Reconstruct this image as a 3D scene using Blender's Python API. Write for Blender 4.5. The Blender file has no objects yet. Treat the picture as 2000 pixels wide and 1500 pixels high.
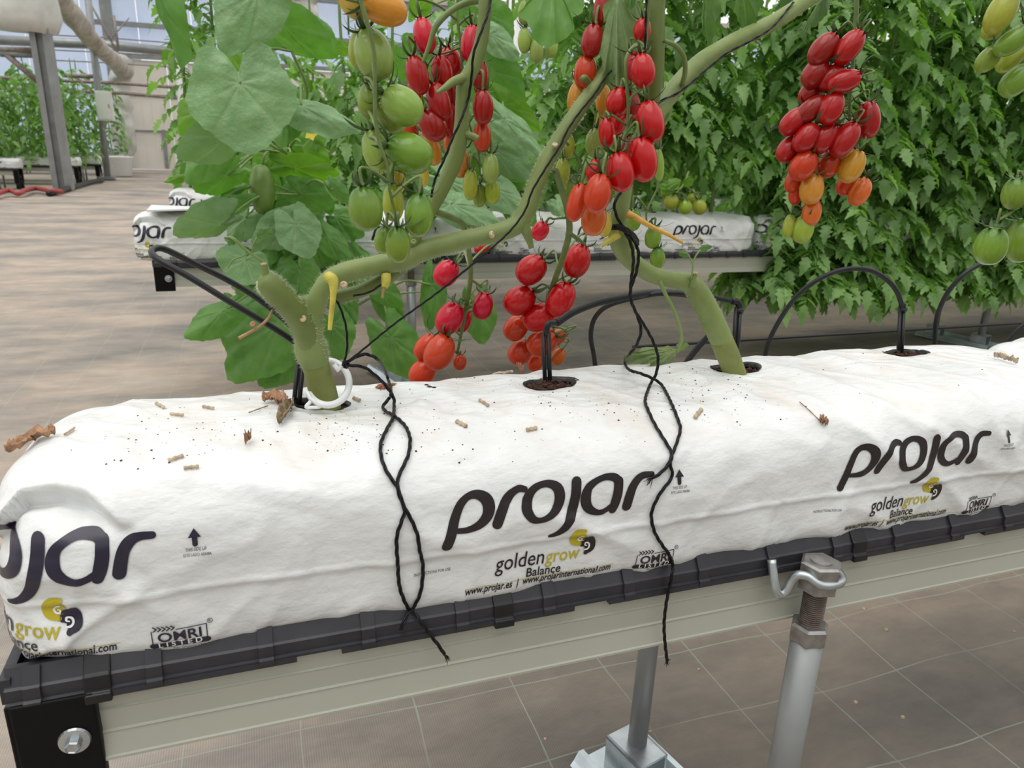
import bpy, bmesh, math, random
import numpy as np
from mathutils import Vector, Matrix, noise
from mathutils.bvhtree import BVHTree
random.seed(7)
S = bpy.context.scene
COL = S.collection
V = Vector

# ------------------------------------------------------------------ camera, sky, light, exposure
CAM_H = 0.79
FPX = 1432.22
CR = V((0.94204, -0.33515, 0.0)); CF = V((0.0, 0.0, 0.0))
_yaw, _pit, _rol = 0.340573709, 0.312906769, 0.0340032109
def _rot():
    fwd = V((math.sin(_yaw), math.cos(_yaw), 0)); right = V((math.cos(_yaw), -math.sin(_yaw), 0)); up = V((0, 0, 1))
    f2 = fwd*math.cos(_pit) - up*math.sin(_pit); u2 = up*math.cos(_pit) + fwd*math.sin(_pit)
    r3 = right*math.cos(_rol) + u2*math.sin(_rol); u3 = u2*math.cos(_rol) - right*math.sin(_rol)
    return r3, u3, f2
CR, CU, CF = _rot()
CO = V((0, 0, CAM_H))
cam_d = bpy.data.cameras.new('camera'); cam = bpy.data.objects.new('camera', cam_d); COL.objects.link(cam)
cam.matrix_world = Matrix(((CR.x, CU.x, -CF.x, CO.x), (CR.y, CU.y, -CF.y, CO.y), (CR.z, CU.z, -CF.z, CO.z), (0, 0, 0, 1)))
cam_d.sensor_width = 36.0; cam_d.lens = FPX/2000*36.0; cam_d.clip_start = 0.02; cam_d.clip_end = 200
cam_d.dof.use_dof = True; cam_d.dof.focus_distance = 0.72; cam_d.dof.aperture_fstop = 15.0
S.camera = cam

W = bpy.data.worlds.new('sky'); S.world = W; W.use_nodes = True
wn = W.node_tree.nodes; wl = W.node_tree.links
bg = wn['Background']; bg.inputs['Strength'].default_value = 1.0
tc = wn.new('ShaderNodeTexCoord'); sx = wn.new('ShaderNodeSeparateXYZ'); rp = wn.new('ShaderNodeValToRGB')
wl.new(tc.outputs['Generated'], sx.inputs[0]); wl.new(sx.outputs['Z'], rp.inputs[0]); # behind the camera stand more plant rows: a dim green band low in that direction
yr = wn.new('ShaderNodeMapRange'); yr.interpolation_type = 'SMOOTHSTEP'; yr.inputs[1].default_value = .25; yr.inputs[2].default_value = -.35; wl.new(sx.outputs['Y'], yr.inputs[0])
zr = wn.new('ShaderNodeMapRange'); zr.interpolation_type = 'SMOOTHSTEP'; zr.inputs[1].default_value = .55; zr.inputs[2].default_value = .15; wl.new(sx.outputs['Z'], zr.inputs[0])
mu = wn.new('ShaderNodeMath'); mu.operation = 'MULTIPLY'; wl.new(yr.outputs[0], mu.inputs[0]); wl.new(zr.outputs[0], mu.inputs[1])
mx = wn.new('ShaderNodeMix'); mx.data_type = 'RGBA'; wl.new(mu.outputs[0], mx.inputs[0]); wl.new(rp.outputs[0], mx.inputs[6]); mx.inputs[7].default_value = (.31, .33, .31, 1)
wl.new(mx.outputs[2], bg.inputs['Color'])
rp.color_ramp.elements[0].position = 0.0; rp.color_ramp.elements[0].color = (0.58, 0.60, 0.63, 1)
rp.color_ramp.elements[1].position = 0.75; rp.color_ramp.elements[1].color = (1.25, 1.25, 1.23, 1)
e = rp.color_ramp.elements.new(0.10); e.color = (1.0, 1.01, 1.02, 1)
sun_d = bpy.data.lights.new('sun', 'SUN'); sun_d.energy = 1.7; sun_d.angle = math.radians(50); sun_d.color = (1.0, 0.985, 0.96)
sun = bpy.data.objects.new('sun', sun_d); COL.objects.link(sun)
sun.rotation_euler = (math.radians(10), math.radians(-14), 0)

S.view_settings.view_transform = 'Standard'; S.view_settings.look = 'None'
S.view_settings.gamma = 1.0; S.view_settings.use_curve_mapping = False
S.view_settings.exposure = 0.08

# ------------------------------------------------------------------ pixel rays (2000 x 1500 frame) -> points in the place
def ray(px, py):
    return CR*((px-1000)/FPX) - CU*((py-750)/FPX) + CF
def pt(px, py, Y):
    r = ray(px, py); return CO + r*(Y/r.y)
def ptz(px, py, z):
    r = ray(px, py); return CO + r*((z-CAM_H)/r.z)
def dep(p): return (p-CO).dot(CF)

# ------------------------------------------------------------------ materials
def nodes(name):
    m = bpy.data.materials.new(name); m.use_nodes = True
    nt = m.node_tree; return m, nt.nodes, nt.links, nt.nodes['Principled BSDF']
def noise_node(n, l, scale, detail=4, rough=.55, coord='Object', vec=None):
    t = n.new('ShaderNodeTexNoise'); t.inputs['Scale'].default_value = scale; t.inputs['Detail'].default_value = detail
    t.inputs['Roughness'].default_value = rough
    if vec is None:
        c = n.new('ShaderNodeTexCoord'); l.new(c.outputs[coord], t.inputs['Vector'])
    else: l.new(vec, t.inputs['Vector'])
    return t
def ramp(n, l, src, stops):
    r = n.new('ShaderNodeValToRGB'); l.new(src, r.inputs[0]); els = r.color_ramp.elements
    while len(els) > len(stops): els.remove(els[-1])
    while len(els) < len(stops): els.new(0.5)
    for e_, (p_, c_) in zip(els, stops):
        e_.position = p_; e_.color = (*c_, 1) if len(c_) == 3 else c_
    return r
def mixc(n, l, fac, a, b, mode='MIX'):
    m = n.new('ShaderNodeMix'); m.data_type = 'RGBA'; m.blend_type = mode
    for s, v in ((0, fac), (6, a), (7, b)):
        if isinstance(v, (int, float)): m.inputs[s].default_value = v
        elif isinstance(v, tuple): m.inputs[s].default_value = (*v, 1)
        else: l.new(v, m.inputs[s])
    return m.outputs[2]
def bump(n, l, h, strength, dist, b):
    bp = n.new('ShaderNodeBump'); bp.inputs['Strength'].default_value = strength; bp.inputs['Distance'].default_value = dist
    l.new(h, bp.inputs['Height']); l.new(bp.outputs[0], b.inputs['Normal']); return bp
def simple(name, col, rough=.5, metal=0.0, var=0.12, scale=25, spec=.5, bmp=0.0):
    m, n, l, b = nodes(name)
    t = noise_node(n, l, scale)
    lo = tuple(c*(1-var) for c in col); hi = tuple(min(1, c*(1+var)) for c in col)
    r = ramp(n, l, t.outputs[0], [(.3, lo), (.7, hi)])
    l.new(r.outputs[0], b.inputs['Base Color'])
    b.inputs['Roughness'].default_value = rough; b.inputs['Metallic'].default_value = metal; b.inputs['Specular IOR Level'].default_value = spec
    if bmp: bump(n, l, t.outputs[0], bmp, .002, b)
    return m

M = {}
M['black_plastic'] = simple('black_plastic', (.012, .0125, .014), .36, var=.25, scale=60, spec=.35)
M['lip'] = simple('gutter_plastic', (.026, .026, .032), .40, var=.2, scale=40, spec=.45)
M['matte_black'] = simple('matte_black', (.004, .004, .0045), .45, spec=.15)
M['beige'] = simple('beige_steel', (.40, .40, .335), .36, var=.03, scale=9)
M['zinc'] = simple('zinc', (.52, .56, .58), .32, .9, var=.2, scale=30)
M['zinc_plate'] = simple('zinc_plate', (.62, .68, .72), .38, .75, var=.15, scale=30)
M['dull_steel'] = simple('dull_steel', (.33, .32, .31), .42, .85, var=.3, scale=70)
M['rod'] = simple('rusty_rod', (.23, .19, .17), .5, .7, var=.3, scale=90)
M['galv'] = simple('galvanised_steel', (.30, .31, .31), .45, .45, var=.15, scale=6)
M['twine'] = simple('twine', (.006, .006, .007), .38, var=.6, scale=500, bmp=.4, spec=.3)
M['clip'] = simple('clip_plastic', (.78, .8, .8), .25, var=.03)
M['ink'] = simple('ink', (.022, .015, .016), .28, var=.2, scale=60)
M['ink_navy'] = simple('ink_navy', (.02, .016, .035), .3, var=.2, scale=60)
M['gold'] = simple('gold_ink', (.48, .40, .02), .35, var=.08)
M['paper_white'] = simple('white_ink', (.8, .8, .79), .4, var=.02)
M['dry'] = simple('dry_leaf', (.36, .20, .11), .8, var=.45, scale=120, bmp=.6)
M['straw'] = simple('straw', (.46, .36, .25), .8, var=.35, scale=150)
M['dirt'] = simple('dirt', (.045, .032, .025), .9, var=.5, scale=200)
M['rust'] = simple('rust', (.3, .12, .06), .8, var=.4)
M['hose_red'] = simple('red_hose', (.35, .05, .05), .5)
M['white_tub'] = simple('white_tub', (.78, .79, .79), .4, var=.05)
M['box'] = simple('control_box', (.75, .77, .72), .4, var=.03)
M['crate'] = simple('dark_sign', (.05, .06, .075), .5)
M['stem_cut'] = simple('cut_stem', (.55, .43, .28), .8, var=.3, scale=200)
M['wrap'] = simple('plastic_wrap', (.66, .65, .61), .3, var=.12, scale=5, bmp=.5)
M['grimy_film'] = simple('grimy_film', (.47, .43, .37), .45, var=.35, scale=7, bmp=.5)
M['panel'] = simple('cream_panel', (.78, .73, .66), .5, var=.10, scale=1.3)
M['yellow_stem'] = simple('yellow_stem', (.52, .46, .07), .5, var=.25, scale=120)
M['orange_stem'] = simple('orange_stem', (.62, .36, .06), .5, var=.25, scale=120)
M['dry_stem'] = simple('dry_stem', (.38, .22, .11), .7, var=.3, scale=150)

# bag film
def bag_mat():
    m, n, l, b = nodes('bag_film')
    c = n.new('ShaderNodeTexCoord')
    mp = n.new('ShaderNodeMapping'); mp.inputs['Scale'].default_value = (7, 11, 9); l.new(c.outputs['Object'], mp.inputs[0])
    t = noise_node(n, l, 1.0, 6, .6, vec=mp.outputs[0])
    base = ramp(n, l, t.outputs[0], [(.38, (.735, .745, .74)), (.56, (.795, .81, .805))])
    # dust that settled on the upward faces
    g = n.new('ShaderNodeNewGeometry'); s = n.new('ShaderNodeSeparateXYZ'); l.new(g.outputs['True Normal'], s.inputs[0])
    t2 = noise_node(n, l, 14, 8, .7, vec=c.outputs['Object'])
    d = ramp(n, l, t2.outputs[0], [(.46, (0, 0, 0)), (.72, (1, 1, 1))])
    up = ramp(n, l, s.outputs['Z'], [(.55, (0, 0, 0)), (.95, (1, 1, 1))])
    mm = n.new('ShaderNodeMath'); mm.operation = 'MULTIPLY'; l.new(d.outputs[0], mm.inputs[0]); l.new(up.outputs[0], mm.inputs[1])
    m2 = n.new('ShaderNodeMath'); m2.operation = 'MULTIPLY'; l.new(mm.outputs[0], m2.inputs[0]); m2.inputs[1].default_value = .45
    col = mixc(n, l, m2.outputs[0], base.outputs[0], (.62, .47, .36))
    l.new(col, b.inputs['Base Color'])
    b.inputs['Roughness'].default_value = .36; b.inputs['Specular IOR Level'].default_value = .45
    mp2 = n.new('ShaderNodeMapping'); mp2.inputs['Scale'].default_value = (26, 60, 38); mp2.inputs['Rotation'].default_value = (.3, .2, .5); l.new(c.outputs['Object'], mp2.inputs[0])
    t3 = noise_node(n, l, 1.0, 5, .55, vec=mp2.outputs[0])
    bump(n, l, t3.outputs[0], .42, .008, b)
    return m
M['bag'] = bag_mat()
M['bag_inside'] = simple('bag_inside', (.012, .012, .012), .3)

def coco_mat():
    m, n, l, b = nodes('coco')
    t = noise_node(n, l, 160, 6, .7); r = ramp(n, l, t.outputs[0], [(.33, (.03, .015, .01)), (.55, (.14, .06, .04)), (.72, (.30, .13, .085))])
    l.new(r.outputs[0], b.inputs['Base Color']); b.inputs['Roughness'].default_value = .95
    bump(n, l, t.outputs[0], 1, .01, b); return m
M['coco'] = coco_mat()

def floor_mat():
    m, n, l, b = nodes('ground_cover')
    c = n.new('ShaderNodeTexCoord')
    mp = n.new('ShaderNodeMapping'); mp.inputs['Scale'].default_value = (.7, 1.5, 1); l.new(c.outputs['Object'], mp.inputs[0])
    t = noise_node(n, l, 1.7, 7, .62, vec=mp.outputs[0])
    base = ramp(n, l, t.outputs[0], [(.30, (.17, .160, .150)), (.47, (.27, .235, .205)), (.60, (.37, .300, .245)), (.78, (.33, .305, .285))])
    t2 = noise_node(n, l, 9, 6, .7, vec=mp.outputs[0]); f2 = ramp(n, l, t2.outputs[0], [(.35, (.82, .82, .82)), (.7, (1.10, 1.09, 1.07))])
    col = mixc(n, l, 1.0, base.outputs[0], f2.outputs[0], 'MULTIPLY')
    ox = n.new('ShaderNodeSeparateXYZ'); l.new(c.outputs['Object'], ox.inputs[0])   # tone along X: lighter on the path, darker under the rows
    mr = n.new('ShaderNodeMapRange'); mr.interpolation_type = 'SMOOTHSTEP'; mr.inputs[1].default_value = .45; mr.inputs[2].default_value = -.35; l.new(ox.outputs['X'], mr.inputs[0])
    path_tone = mixc(n, l, mr.outputs[0], (.80, .80, .78), (1.26, 1.27, 1.28)); col = mixc(n, l, 1.0, col, path_tone, 'MULTIPLY')
    # woven ribs
    w = n.new('ShaderNodeTexWave'); w.wave_type = 'BANDS'; w.bands_direction = 'X'; w.inputs['Scale'].default_value = 95; w.inputs['Distortion'].default_value = 1.2
    l.new(c.outputs['Object'], w.inputs['Vector'])
    wr = ramp(n, l, w.outputs[0], [(0, (.86, .86, .86)), (1, (1.05, 1.05, 1.05))])
    col = mixc(n, l, 1.0, col, wr.outputs[0], 'MULTIPLY')
    # pale green marker threads on a 15 cm grid, slightly wandering
    wob = noise_node(n, l, 2.2, 2, .5, vec=c.outputs['Object'])
    va = n.new('ShaderNodeVectorMath'); va.operation = 'SUBTRACT'; l.new(wob.outputs['Color'], va.inputs[0]); va.inputs[1].default_value = (.5, .5, .5)
    vs = n.new('ShaderNodeVectorMath'); vs.operation = 'SCALE'; l.new(va.outputs[0], vs.inputs[0]); vs.inputs['Scale'].default_value = .05
    vv = n.new('ShaderNodeVectorMath'); vv.operation = 'ADD'; l.new(c.outputs['Object'], vv.inputs[0]); l.new(vs.outputs[0], vv.inputs[1])
    sp = n.new('ShaderNodeSeparateXYZ'); l.new(vv.outputs[0], sp.inputs[0])
    outs = []
    for ax, per, off in (('X', .155, .48), ('Y', .146, .727)):
        a = n.new('ShaderNodeMath'); a.operation = 'SUBTRACT'; l.new(sp.outputs[ax], a.inputs[0]); a.inputs[1].default_value = off
        q = n.new('ShaderNodeMath'); q.operation = 'PINGPONG'; l.new(a.outputs[0], q.inputs[0]); q.inputs[1].default_value = per/2
        k = n.new('ShaderNodeMath'); k.operation = 'LESS_THAN'; l.new(q.outputs[0], k.inputs[0]); k.inputs[1].default_value = .0011
        outs.append(k)
    mx = n.new('ShaderNodeMath'); mx.operation = 'MAXIMUM'; l.new(outs[0].outputs[0], mx.inputs[0]); l.new(outs[1].outputs[0], mx.inputs[1])
    wear = noise_node(n, l, 5, 3, .6, vec=c.outputs['Object']); wrp = ramp(n, l, wear.outputs[0], [(.3, (.12, .12, .12)), (.66, (.55, .55, .55))])
    mu = n.new('ShaderNodeMath'); mu.operation = 'MULTIPLY'; l.new(mx.outputs[0], mu.inputs[0]); l.new(wrp.outputs[0], mu.inputs[1])
    col = mixc(n, l, mu.outputs[0], col, (.36, .45, .36))
    l.new(col, b.inputs['Base Color']); b.inputs['Roughness'].default_value = .8; b.inputs['Specular IOR Level'].default_value = .25
    bump(n, l, t2.outputs[0], .5, .01, b)
    return m
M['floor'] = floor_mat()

def plant_mat(name, col, col2, trans=.3, rough=.45, scale=14, bmp=.25, vein=None, bd=.004):
    m, n, l, b = nodes(name)
    oi = n.new('ShaderNodeObjectInfo'); g = n.new('ShaderNodeNewGeometry')
    t = noise_node(n, l, scale, 4, .6)
    ad = n.new('ShaderNodeMath'); ad.operation = 'ADD'; l.new(t.outputs[0], ad.inputs[0])
    rm = n.new('ShaderNodeMath'); rm.operation = 'MULTIPLY_ADD'; l.new(g.outputs['Random Per Island'], rm.inputs[0]); rm.inputs[1].default_value = .5; rm.inputs[2].default_value = -.25
    l.new(rm.outputs[0], ad.inputs[1])
    r = ramp(n, l, ad.outputs[0], [(.25, col), (.75, col2)])
    cc = r.outputs[0]
    if vein:
        at = n.new('ShaderNodeAttribute'); at.attribute_name = 'vein'
        cc = mixc(n, l, at.outputs['Fac'], cc, vein)
    l.new(cc, b.inputs['Base Color']); b.inputs['Roughness'].default_value = rough; b.inputs['Specular IOR Level'].default_value = .5
    bump(n, l, t.outputs[0], bmp, bd, b)
    if trans:
        tr = n.new('ShaderNodeBsdfTranslucent'); tcx = mixc(n, l, 1.0, cc, (1.5, 1.9, .55), 'MULTIPLY'); l.new(tcx, tr.inputs[0])
        mx = n.new('ShaderNodeMixShader'); mx.inputs[0].default_value = trans
        l.new(b.outputs[0], mx.inputs[1]); l.new(tr.outputs[0], mx.inputs[2]); l.new(mx.outputs[0], n['Material Output'].inputs[0])
    return m
M['foliage'] = plant_mat('tomato_foliage', (.105, .215, .050), (.27, .44, .145), .36, .46)
M['leaf'] = plant_mat('melon_leaf', (.080, .200, .035), (.155, .32, .075), .34, .42, 25, .35, (.20, .34, .13))
M['leaf_dark'] = plant_mat('tomato_leaf', (.055, .13, .030), (.12, .22, .06), .28, .5, 40, .6, (.22, .33, .12))
M['stem'] = plant_mat('tomato_stem', (.125, .17, .035), (.205, .265, .08), 0, .5, 30, .3)
M['stem_base'] = plant_mat('tomato_stem_base', (.14, .16, .03), (.215, .245, .065), 0, .55, 60, .3)
M['truss'] = plant_mat('truss_stalk', (.10, .16, .035), (.19, .25, .08), 0, .5, 60, .2)
M['calyx'] = plant_mat('calyx', (.035, .075, .02), (.09, .15, .045), 0, .5, 60, .2)
M['hair'] = simple('stem_hair', (.62, .66, .48), .6)
M['pale_stem'] = plant_mat('pale_stem', (.16, .25, .06), (.25, .36, .12), .1, .5, 30, .2)

def tomato_mat():
    m, n, l, b = nodes('tomato_skin')
    oi = n.new('ShaderNodeObjectInfo'); c = n.new('ShaderNodeTexCoord')
    s = n.new('ShaderNodeSeparateXYZ'); l.new(c.outputs['Object'], s.inputs[0])
    mp = n.new('ShaderNodeMapping'); mp.inputs['Scale'].default_value = (7, 7, 1.3); l.new(c.outputs['Object'], mp.inputs[0])
    t = noise_node(n, l, 1.6, 4, .6, vec=mp.outputs[0])
    # darker ripening shoulder near the stalk: object colour alpha sets how much
    a = n.new('ShaderNodeMath'); a.operation = 'MULTIPLY_ADD'; l.new(t.outputs[0], a.inputs[0]); a.inputs[1].default_value = .55; l.new(s.outputs['Z'], a.inputs[2])
    sh = ramp(n, l, a.outputs[0], [(.33, (0, 0, 0)), (.72, (1, 1, 1))])
    f = n.new('ShaderNodeMath'); f.operation = 'MULTIPLY'; l.new(sh.outputs[0], f.inputs[0])
    inv = n.new('ShaderNodeMath'); inv.operation = 'SUBTRACT'; inv.inputs[0].default_value = 1; l.new(oi.outputs['Alpha'], inv.inputs[1]); l.new(inv.outputs[0], f.inputs[1])
    v = ramp(n, l, t.outputs[0], [(.3, (.90, .90, .90)), (.7, (1.08, 1.08, 1.08))])
    c1 = mixc(n, l, 1.0, oi.outputs['Color'], v.outputs[0], 'MULTIPLY')
    col = mixc(n, l, f.outputs[0], c1, (.055, .15, .012))
    l.new(col, b.inputs['Base Color']); b.inputs['Roughness'].default_value = .20; b.inputs['Specular IOR Level'].default_value = .42
    b.inputs['Subsurface Weight'].default_value = .12; b.inputs['Subsurface Radius'].default_value = (1.0, .5, .2); b.inputs['Subsurface Scale'].default_value = .06
    return m
M['tomato'] = tomato_mat()

def film_mat(name, col, clear, rough=.6):
    m, n, l, b = nodes(name)
    tr = n.new('ShaderNodeBsdfTranslucent'); tr.inputs[0].default_value = (*col, 1)
    df = n.new('ShaderNodeBsdfDiffuse'); df.inputs[0].default_value = (*col, 1)
    tp = n.new('ShaderNodeBsdfTransparent'); m1 = n.new('ShaderNodeMixShader'); m2 = n.new('ShaderNodeMixShader')
    t = noise_node(n, l, .9, 5, .6); rr = ramp(n, l, t.outputs[0], [(.3, (clear-.12,)*3), (.7, (min(1, clear+.1),)*3)])
    m1.inputs[0].default_value = .35; l.new(tr.outputs[0], m1.inputs[1]); l.new(df.outputs[0], m1.inputs[2])
    l.new(rr.outputs[0], m2.inputs[0]); l.new(m1.outputs[0], m2.inputs[1]); l.new(tp.outputs[0], m2.inputs[2])
    l.new(m2.outputs[0], n['Material Output'].inputs[0]); return m
M['roof_film'] = film_mat('roof_film', (.93, .93, .92), .75)
M['poly'] = film_mat('polycarbonate', (.70, .78, .92), .30)

# ------------------------------------------------------------------ mesh helpers
class MB:
    def __init__(s): s.v = []; s.f = []; s.mi = []; s.vein = None
    def add(s, vs, fs, mi=0):
        o = len(s.v); s.v += [tuple(v) for v in vs]; s.f += [tuple(i+o for i in f) for f in fs]; s.mi += [mi]*len(fs); return s
    def box(s, lo, hi, mi=0):
        x0, y0, z0 = lo; x1, y1, z1 = hi
        return s.add([(x0,y0,z0),(x1,y0,z0),(x1,y1,z0),(x0,y1,z0),(x0,y0,z1),(x1,y0,z1),(x1,y1,z1),(x0,y1,z1)],
                     [(0,3,2,1),(4,5,6,7),(0,1,5,4),(1,2,6,5),(2,3,7,6),(3,0,4,7)], mi)
    def tube(s, pts, r, seg=8, caps=True, mi=0, flat=1.0):
        pts = [V(p) for p in pts]; n = len(pts)
        rs = r if isinstance(r, (list, tuple)) else [r]*n
        tg = [(pts[min(i+1, n-1)]-pts[max(i-1, 0)]).normalized() for i in range(n)]
        a = tg[0].orthogonal().normalized(); vs = []; fs = []
        for i in range(n):
            a = (a - tg[i]*a.dot(tg[i]));
            if a.length < 1e-6: a = tg[i].orthogonal()
            a.normalize(); b = tg[i].cross(a)
            for k in range(seg):
                w = 2*math.pi*k/seg; vs.append(pts[i] + (a*math.cos(w) + b*math.sin(w)*flat)*rs[i])
        for i in range(n-1):
            for k in range(seg):
                k2 = (k+1) % seg; fs.append((i*seg+k, i*seg+k2, (i+1)*seg+k2, (i+1)*seg+k))
        if caps:
            fs.append(tuple(range(seg-1, -1, -1))); fs.append(tuple((n-1)*seg+k for k in range(seg)))
        return s.add(vs, fs, mi)
    def lathe(s, prof, origin, axis=V((0, 0, 1)), seg=16, mi=0):
        axis = V(axis).normalized(); a = axis.orthogonal().normalized(); b = axis.cross(a); vs = []; fs = []; o = V(origin)
        for (r, h) in prof:
            for k in range(seg):
                w = 2*math.pi*k/seg; vs.append(o + axis*h + (a*math.cos(w)+b*math.sin(w))*r)
        n = len(prof)
        for i in range(n-1):
            for k in range(seg):
                k2 = (k+1) % seg; fs.append((i*seg+k, i*seg+k2, (i+1)*seg+k2, (i+1)*seg+k))
        fs.append(tuple(range(seg-1, -1, -1))); fs.append(tuple((n-1)*seg+k for k in range(seg)))
        return s.add(vs, fs, mi)
    def extrude_x(s, prof, x0, x1, mi=0, closed=True):
        n = len(prof); vs = [(x0, y, z) for y, z in prof] + [(x1, y, z) for y, z in prof]
        fs = [(i, (i+1) % n, n+(i+1) % n, n+i) for i in range(n if closed else n-1)]
        if closed: fs += [tuple(range(n-1, -1, -1)), tuple(range(n, 2*n))]
        return s.add(vs, fs, mi)
    def build(s, name, mat, parent=None, smooth=True, auto=None, local=False):
        me = bpy.data.meshes.new(name)
        off = V((0, 0, 0))
        if parent is not None and not local: off = parent.matrix_world.translation if parent.parent is None else parent.parent.location + parent.location
        if off.length: vs = [(x-off.x, y-off.y, z-off.z) for x, y, z in s.v]
        else: vs = s.v
        me.from_pydata(vs, [], s.f)
        mats = mat if isinstance(mat, (list, tuple)) else [mat]
        for q in mats: me.materials.append(q)
        if len(mats) > 1: me.polygons.foreach_set('material_index', s.mi)
        if smooth: me.polygons.foreach_set('use_smooth', [True]*len(me.polygons))
        if s.vein is not None:
            at = me.attributes.new('vein', 'FLOAT', 'POINT'); at.data.foreach_set('value', s.vein)
        me.validate(); me.update()
        o = bpy.data.objects.new(name, me); COL.objects.link(o)
        if parent is not None: o.parent = parent
        if smooth and auto is not None: sharp(o, auto)
        return o
def sharp(o, deg=35):
    bm = bmesh.new(); bm.from_mesh(o.data); bmesh.ops.recalc_face_normals(bm, faces=bm.faces)
    for e_ in bm.edges:
        if len(e_.link_faces) == 2 and e_.calc_face_angle(0) > math.radians(deg): e_.smooth = False
    bm.to_mesh(o.data); bm.free()
def fixn(o):
    bm = bmesh.new(); bm.from_mesh(o.data); bmesh.ops.recalc_face_normals(bm, faces=bm.faces); bm.to_mesh(o.data); bm.free()
def tag(o, label, cat, group=None, kind=None):
    o['label'] = label; o['category'] = cat
    if group: o['group'] = group
    if kind: o['kind'] = kind
    return o
def thing(name, loc, label, cat, group=None):
    o = bpy.data.objects.new(name, None); COL.objects.link(o); o.location = loc; o.empty_display_size = .02
    o.matrix_world = Matrix.Translation(loc)
    return tag(o, label, cat, group)
def struct(o): o['kind'] = 'structure'; return o
def copy_tree(o, parent=None):
    c = o.copy(); COL.objects.link(c)
    if parent is not None: c.parent = parent
    for ch in list(o.children): copy_tree(ch, c)
    return c
def cr(pts, k=8):
    """Catmull-Rom through the points (tuples of any length)."""
    P = [np.array(p, float) for p in pts]; P = [2*P[0]-P[1]] + P + [2*P[-1]-P[-2]]; out = []
    for i in range(1, len(P)-2):
        for j in range(k):
            t = j/k; a, b, c, d = P[i-1], P[i], P[i+1], P[i+2]
            out.append(.5*((2*b)+(-a+c)*t+(2*a-5*b+4*c-d)*t*t+(-a+3*b-3*c+d)*t**3))
    out.append(P[-2]); return out
def path(pxs, k=8):
    """[(px,py,Y,width_px)] -> smooth world points and radii."""
    rows = []
    for p in pxs:
        q = pt(p[0], p[1], p[2]); rows.append((q.x, q.y, q.z, (p[3] if len(p) > 3 else 4)*dep(q)/FPX/2))
    c = cr(rows, k); return [V(r[:3]) for r in c], [max(1e-4, float(r[3])) for r in c]
# ------------------------------------------------------------------ the setting: floor, far wall, roof
def make_floor():
    nx, ny = 90, 110; vs = []; fs = []
    xs = [-22 + 44*i/nx for i in range(nx+1)]; ys = [-3 + (20.2+3)*(j/ny)**1.25 for j in range(ny+1)]
    for y in ys:
        for x in xs:
            d = min(1, max(0, (abs(y-1.4)-.9)/.5)) if -.3 < x < 6 else 1
            z = .012*noise.noise((x*.9, y*2.1, 3.1)) + .004*noise.noise((x*3, y*7, 1)) - .012
            vs.append((x, y, min(z*d, .004)))
    for j in range(ny):
        for i in range(nx):
            a = j*(nx+1)+i; fs.append((a, a+1, a+nx+2, a+nx+1))
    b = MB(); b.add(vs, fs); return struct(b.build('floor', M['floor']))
make_floor()

YW = 19.6
b = MB()
for k in range(32):      # ribbed polycarbonate sheets
    x0 = -12 + k*1.1
    b.box((x0, YW, 2.45 if x0 > -2.7 else .05), (x0+1.08, YW+.02, 4.0))
struct(b.build('wall_far', M['poly'], smooth=False))
b = MB()
for k in range(25):
    x0 = -2.62 + k*1.02
    b.box((x0, YW-.02, .02), (x0+1.0, YW+.03, 2.36))
    for q in range(1, 5): b.box((x0+.2*q, YW-.026, .02), (x0+.2*q+.012, YW-.02, 2.36))
struct(b.build('wall_far_panel', M['panel'], smooth=False))
b = MB()
for z, h, d in ((2.38, .09, .06), (1.62, .035, .03), (.85, .03, .03)): b.box((-2.7, YW-d-.02, z), (22, YW-.021, z+h))
b.box((-12, YW-.3, 3.85), (22, YW-.02, 4.0)); b.box((-12, YW-.1, 3.02), (22, YW-.02, 3.12))
b.box((-2.8, YW-.2, 0), (-2.58, YW-.03, 4.0))
b.box((-1.86, YW-.06, .05), (-1.78, YW-.02, .9))
struct(b.build('trim_1', M['galv'], smooth=False))
b = MB(); b.box((-12, YW-.34, 4.0), (22, YW, 4.22)); struct(b.build('trim_2', simple('eave_dust', (.56, .50, .44), .6), smooth=False))

# arched film roof on steel bows
def zroof(x): return 4.25 + 1.5*math.cos(((x+1.0) % 8.0 - 4.0)/4.0*math.pi/2)
b = MB(); nx = 88; vs = []; fs = []
for j in range(13):
    for i in range(nx+1):
        x = -22+44*i/nx; vs.append((x, -4+24.2*j/12, zroof(x)))
for j in range(12):
    for i in range(nx):
        a = j*(nx+1)+i; fs.append((a, a+1, a+nx+2, a+nx+1))
b.add(vs, fs); o = b.build('ceiling', M['roof_film']); struct(o)
b = MB()
for j in range(10):
    y = -3+2.5*j
    b.tube([(-22+44*i/nx, y, zroof(-22+44*i/nx)-.04) for i in range(nx+1)], .03, 6)
for x in (-9, -6.9, -5, -3.1, -1.0, 1.0, 3, 5, 7): b.tube([(x, -4, zroof(x)-.05), (x, 19.6, zroof(x)-.05)], .022, 6)
struct(b.build('ceiling_frame', M['galv']))

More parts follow.
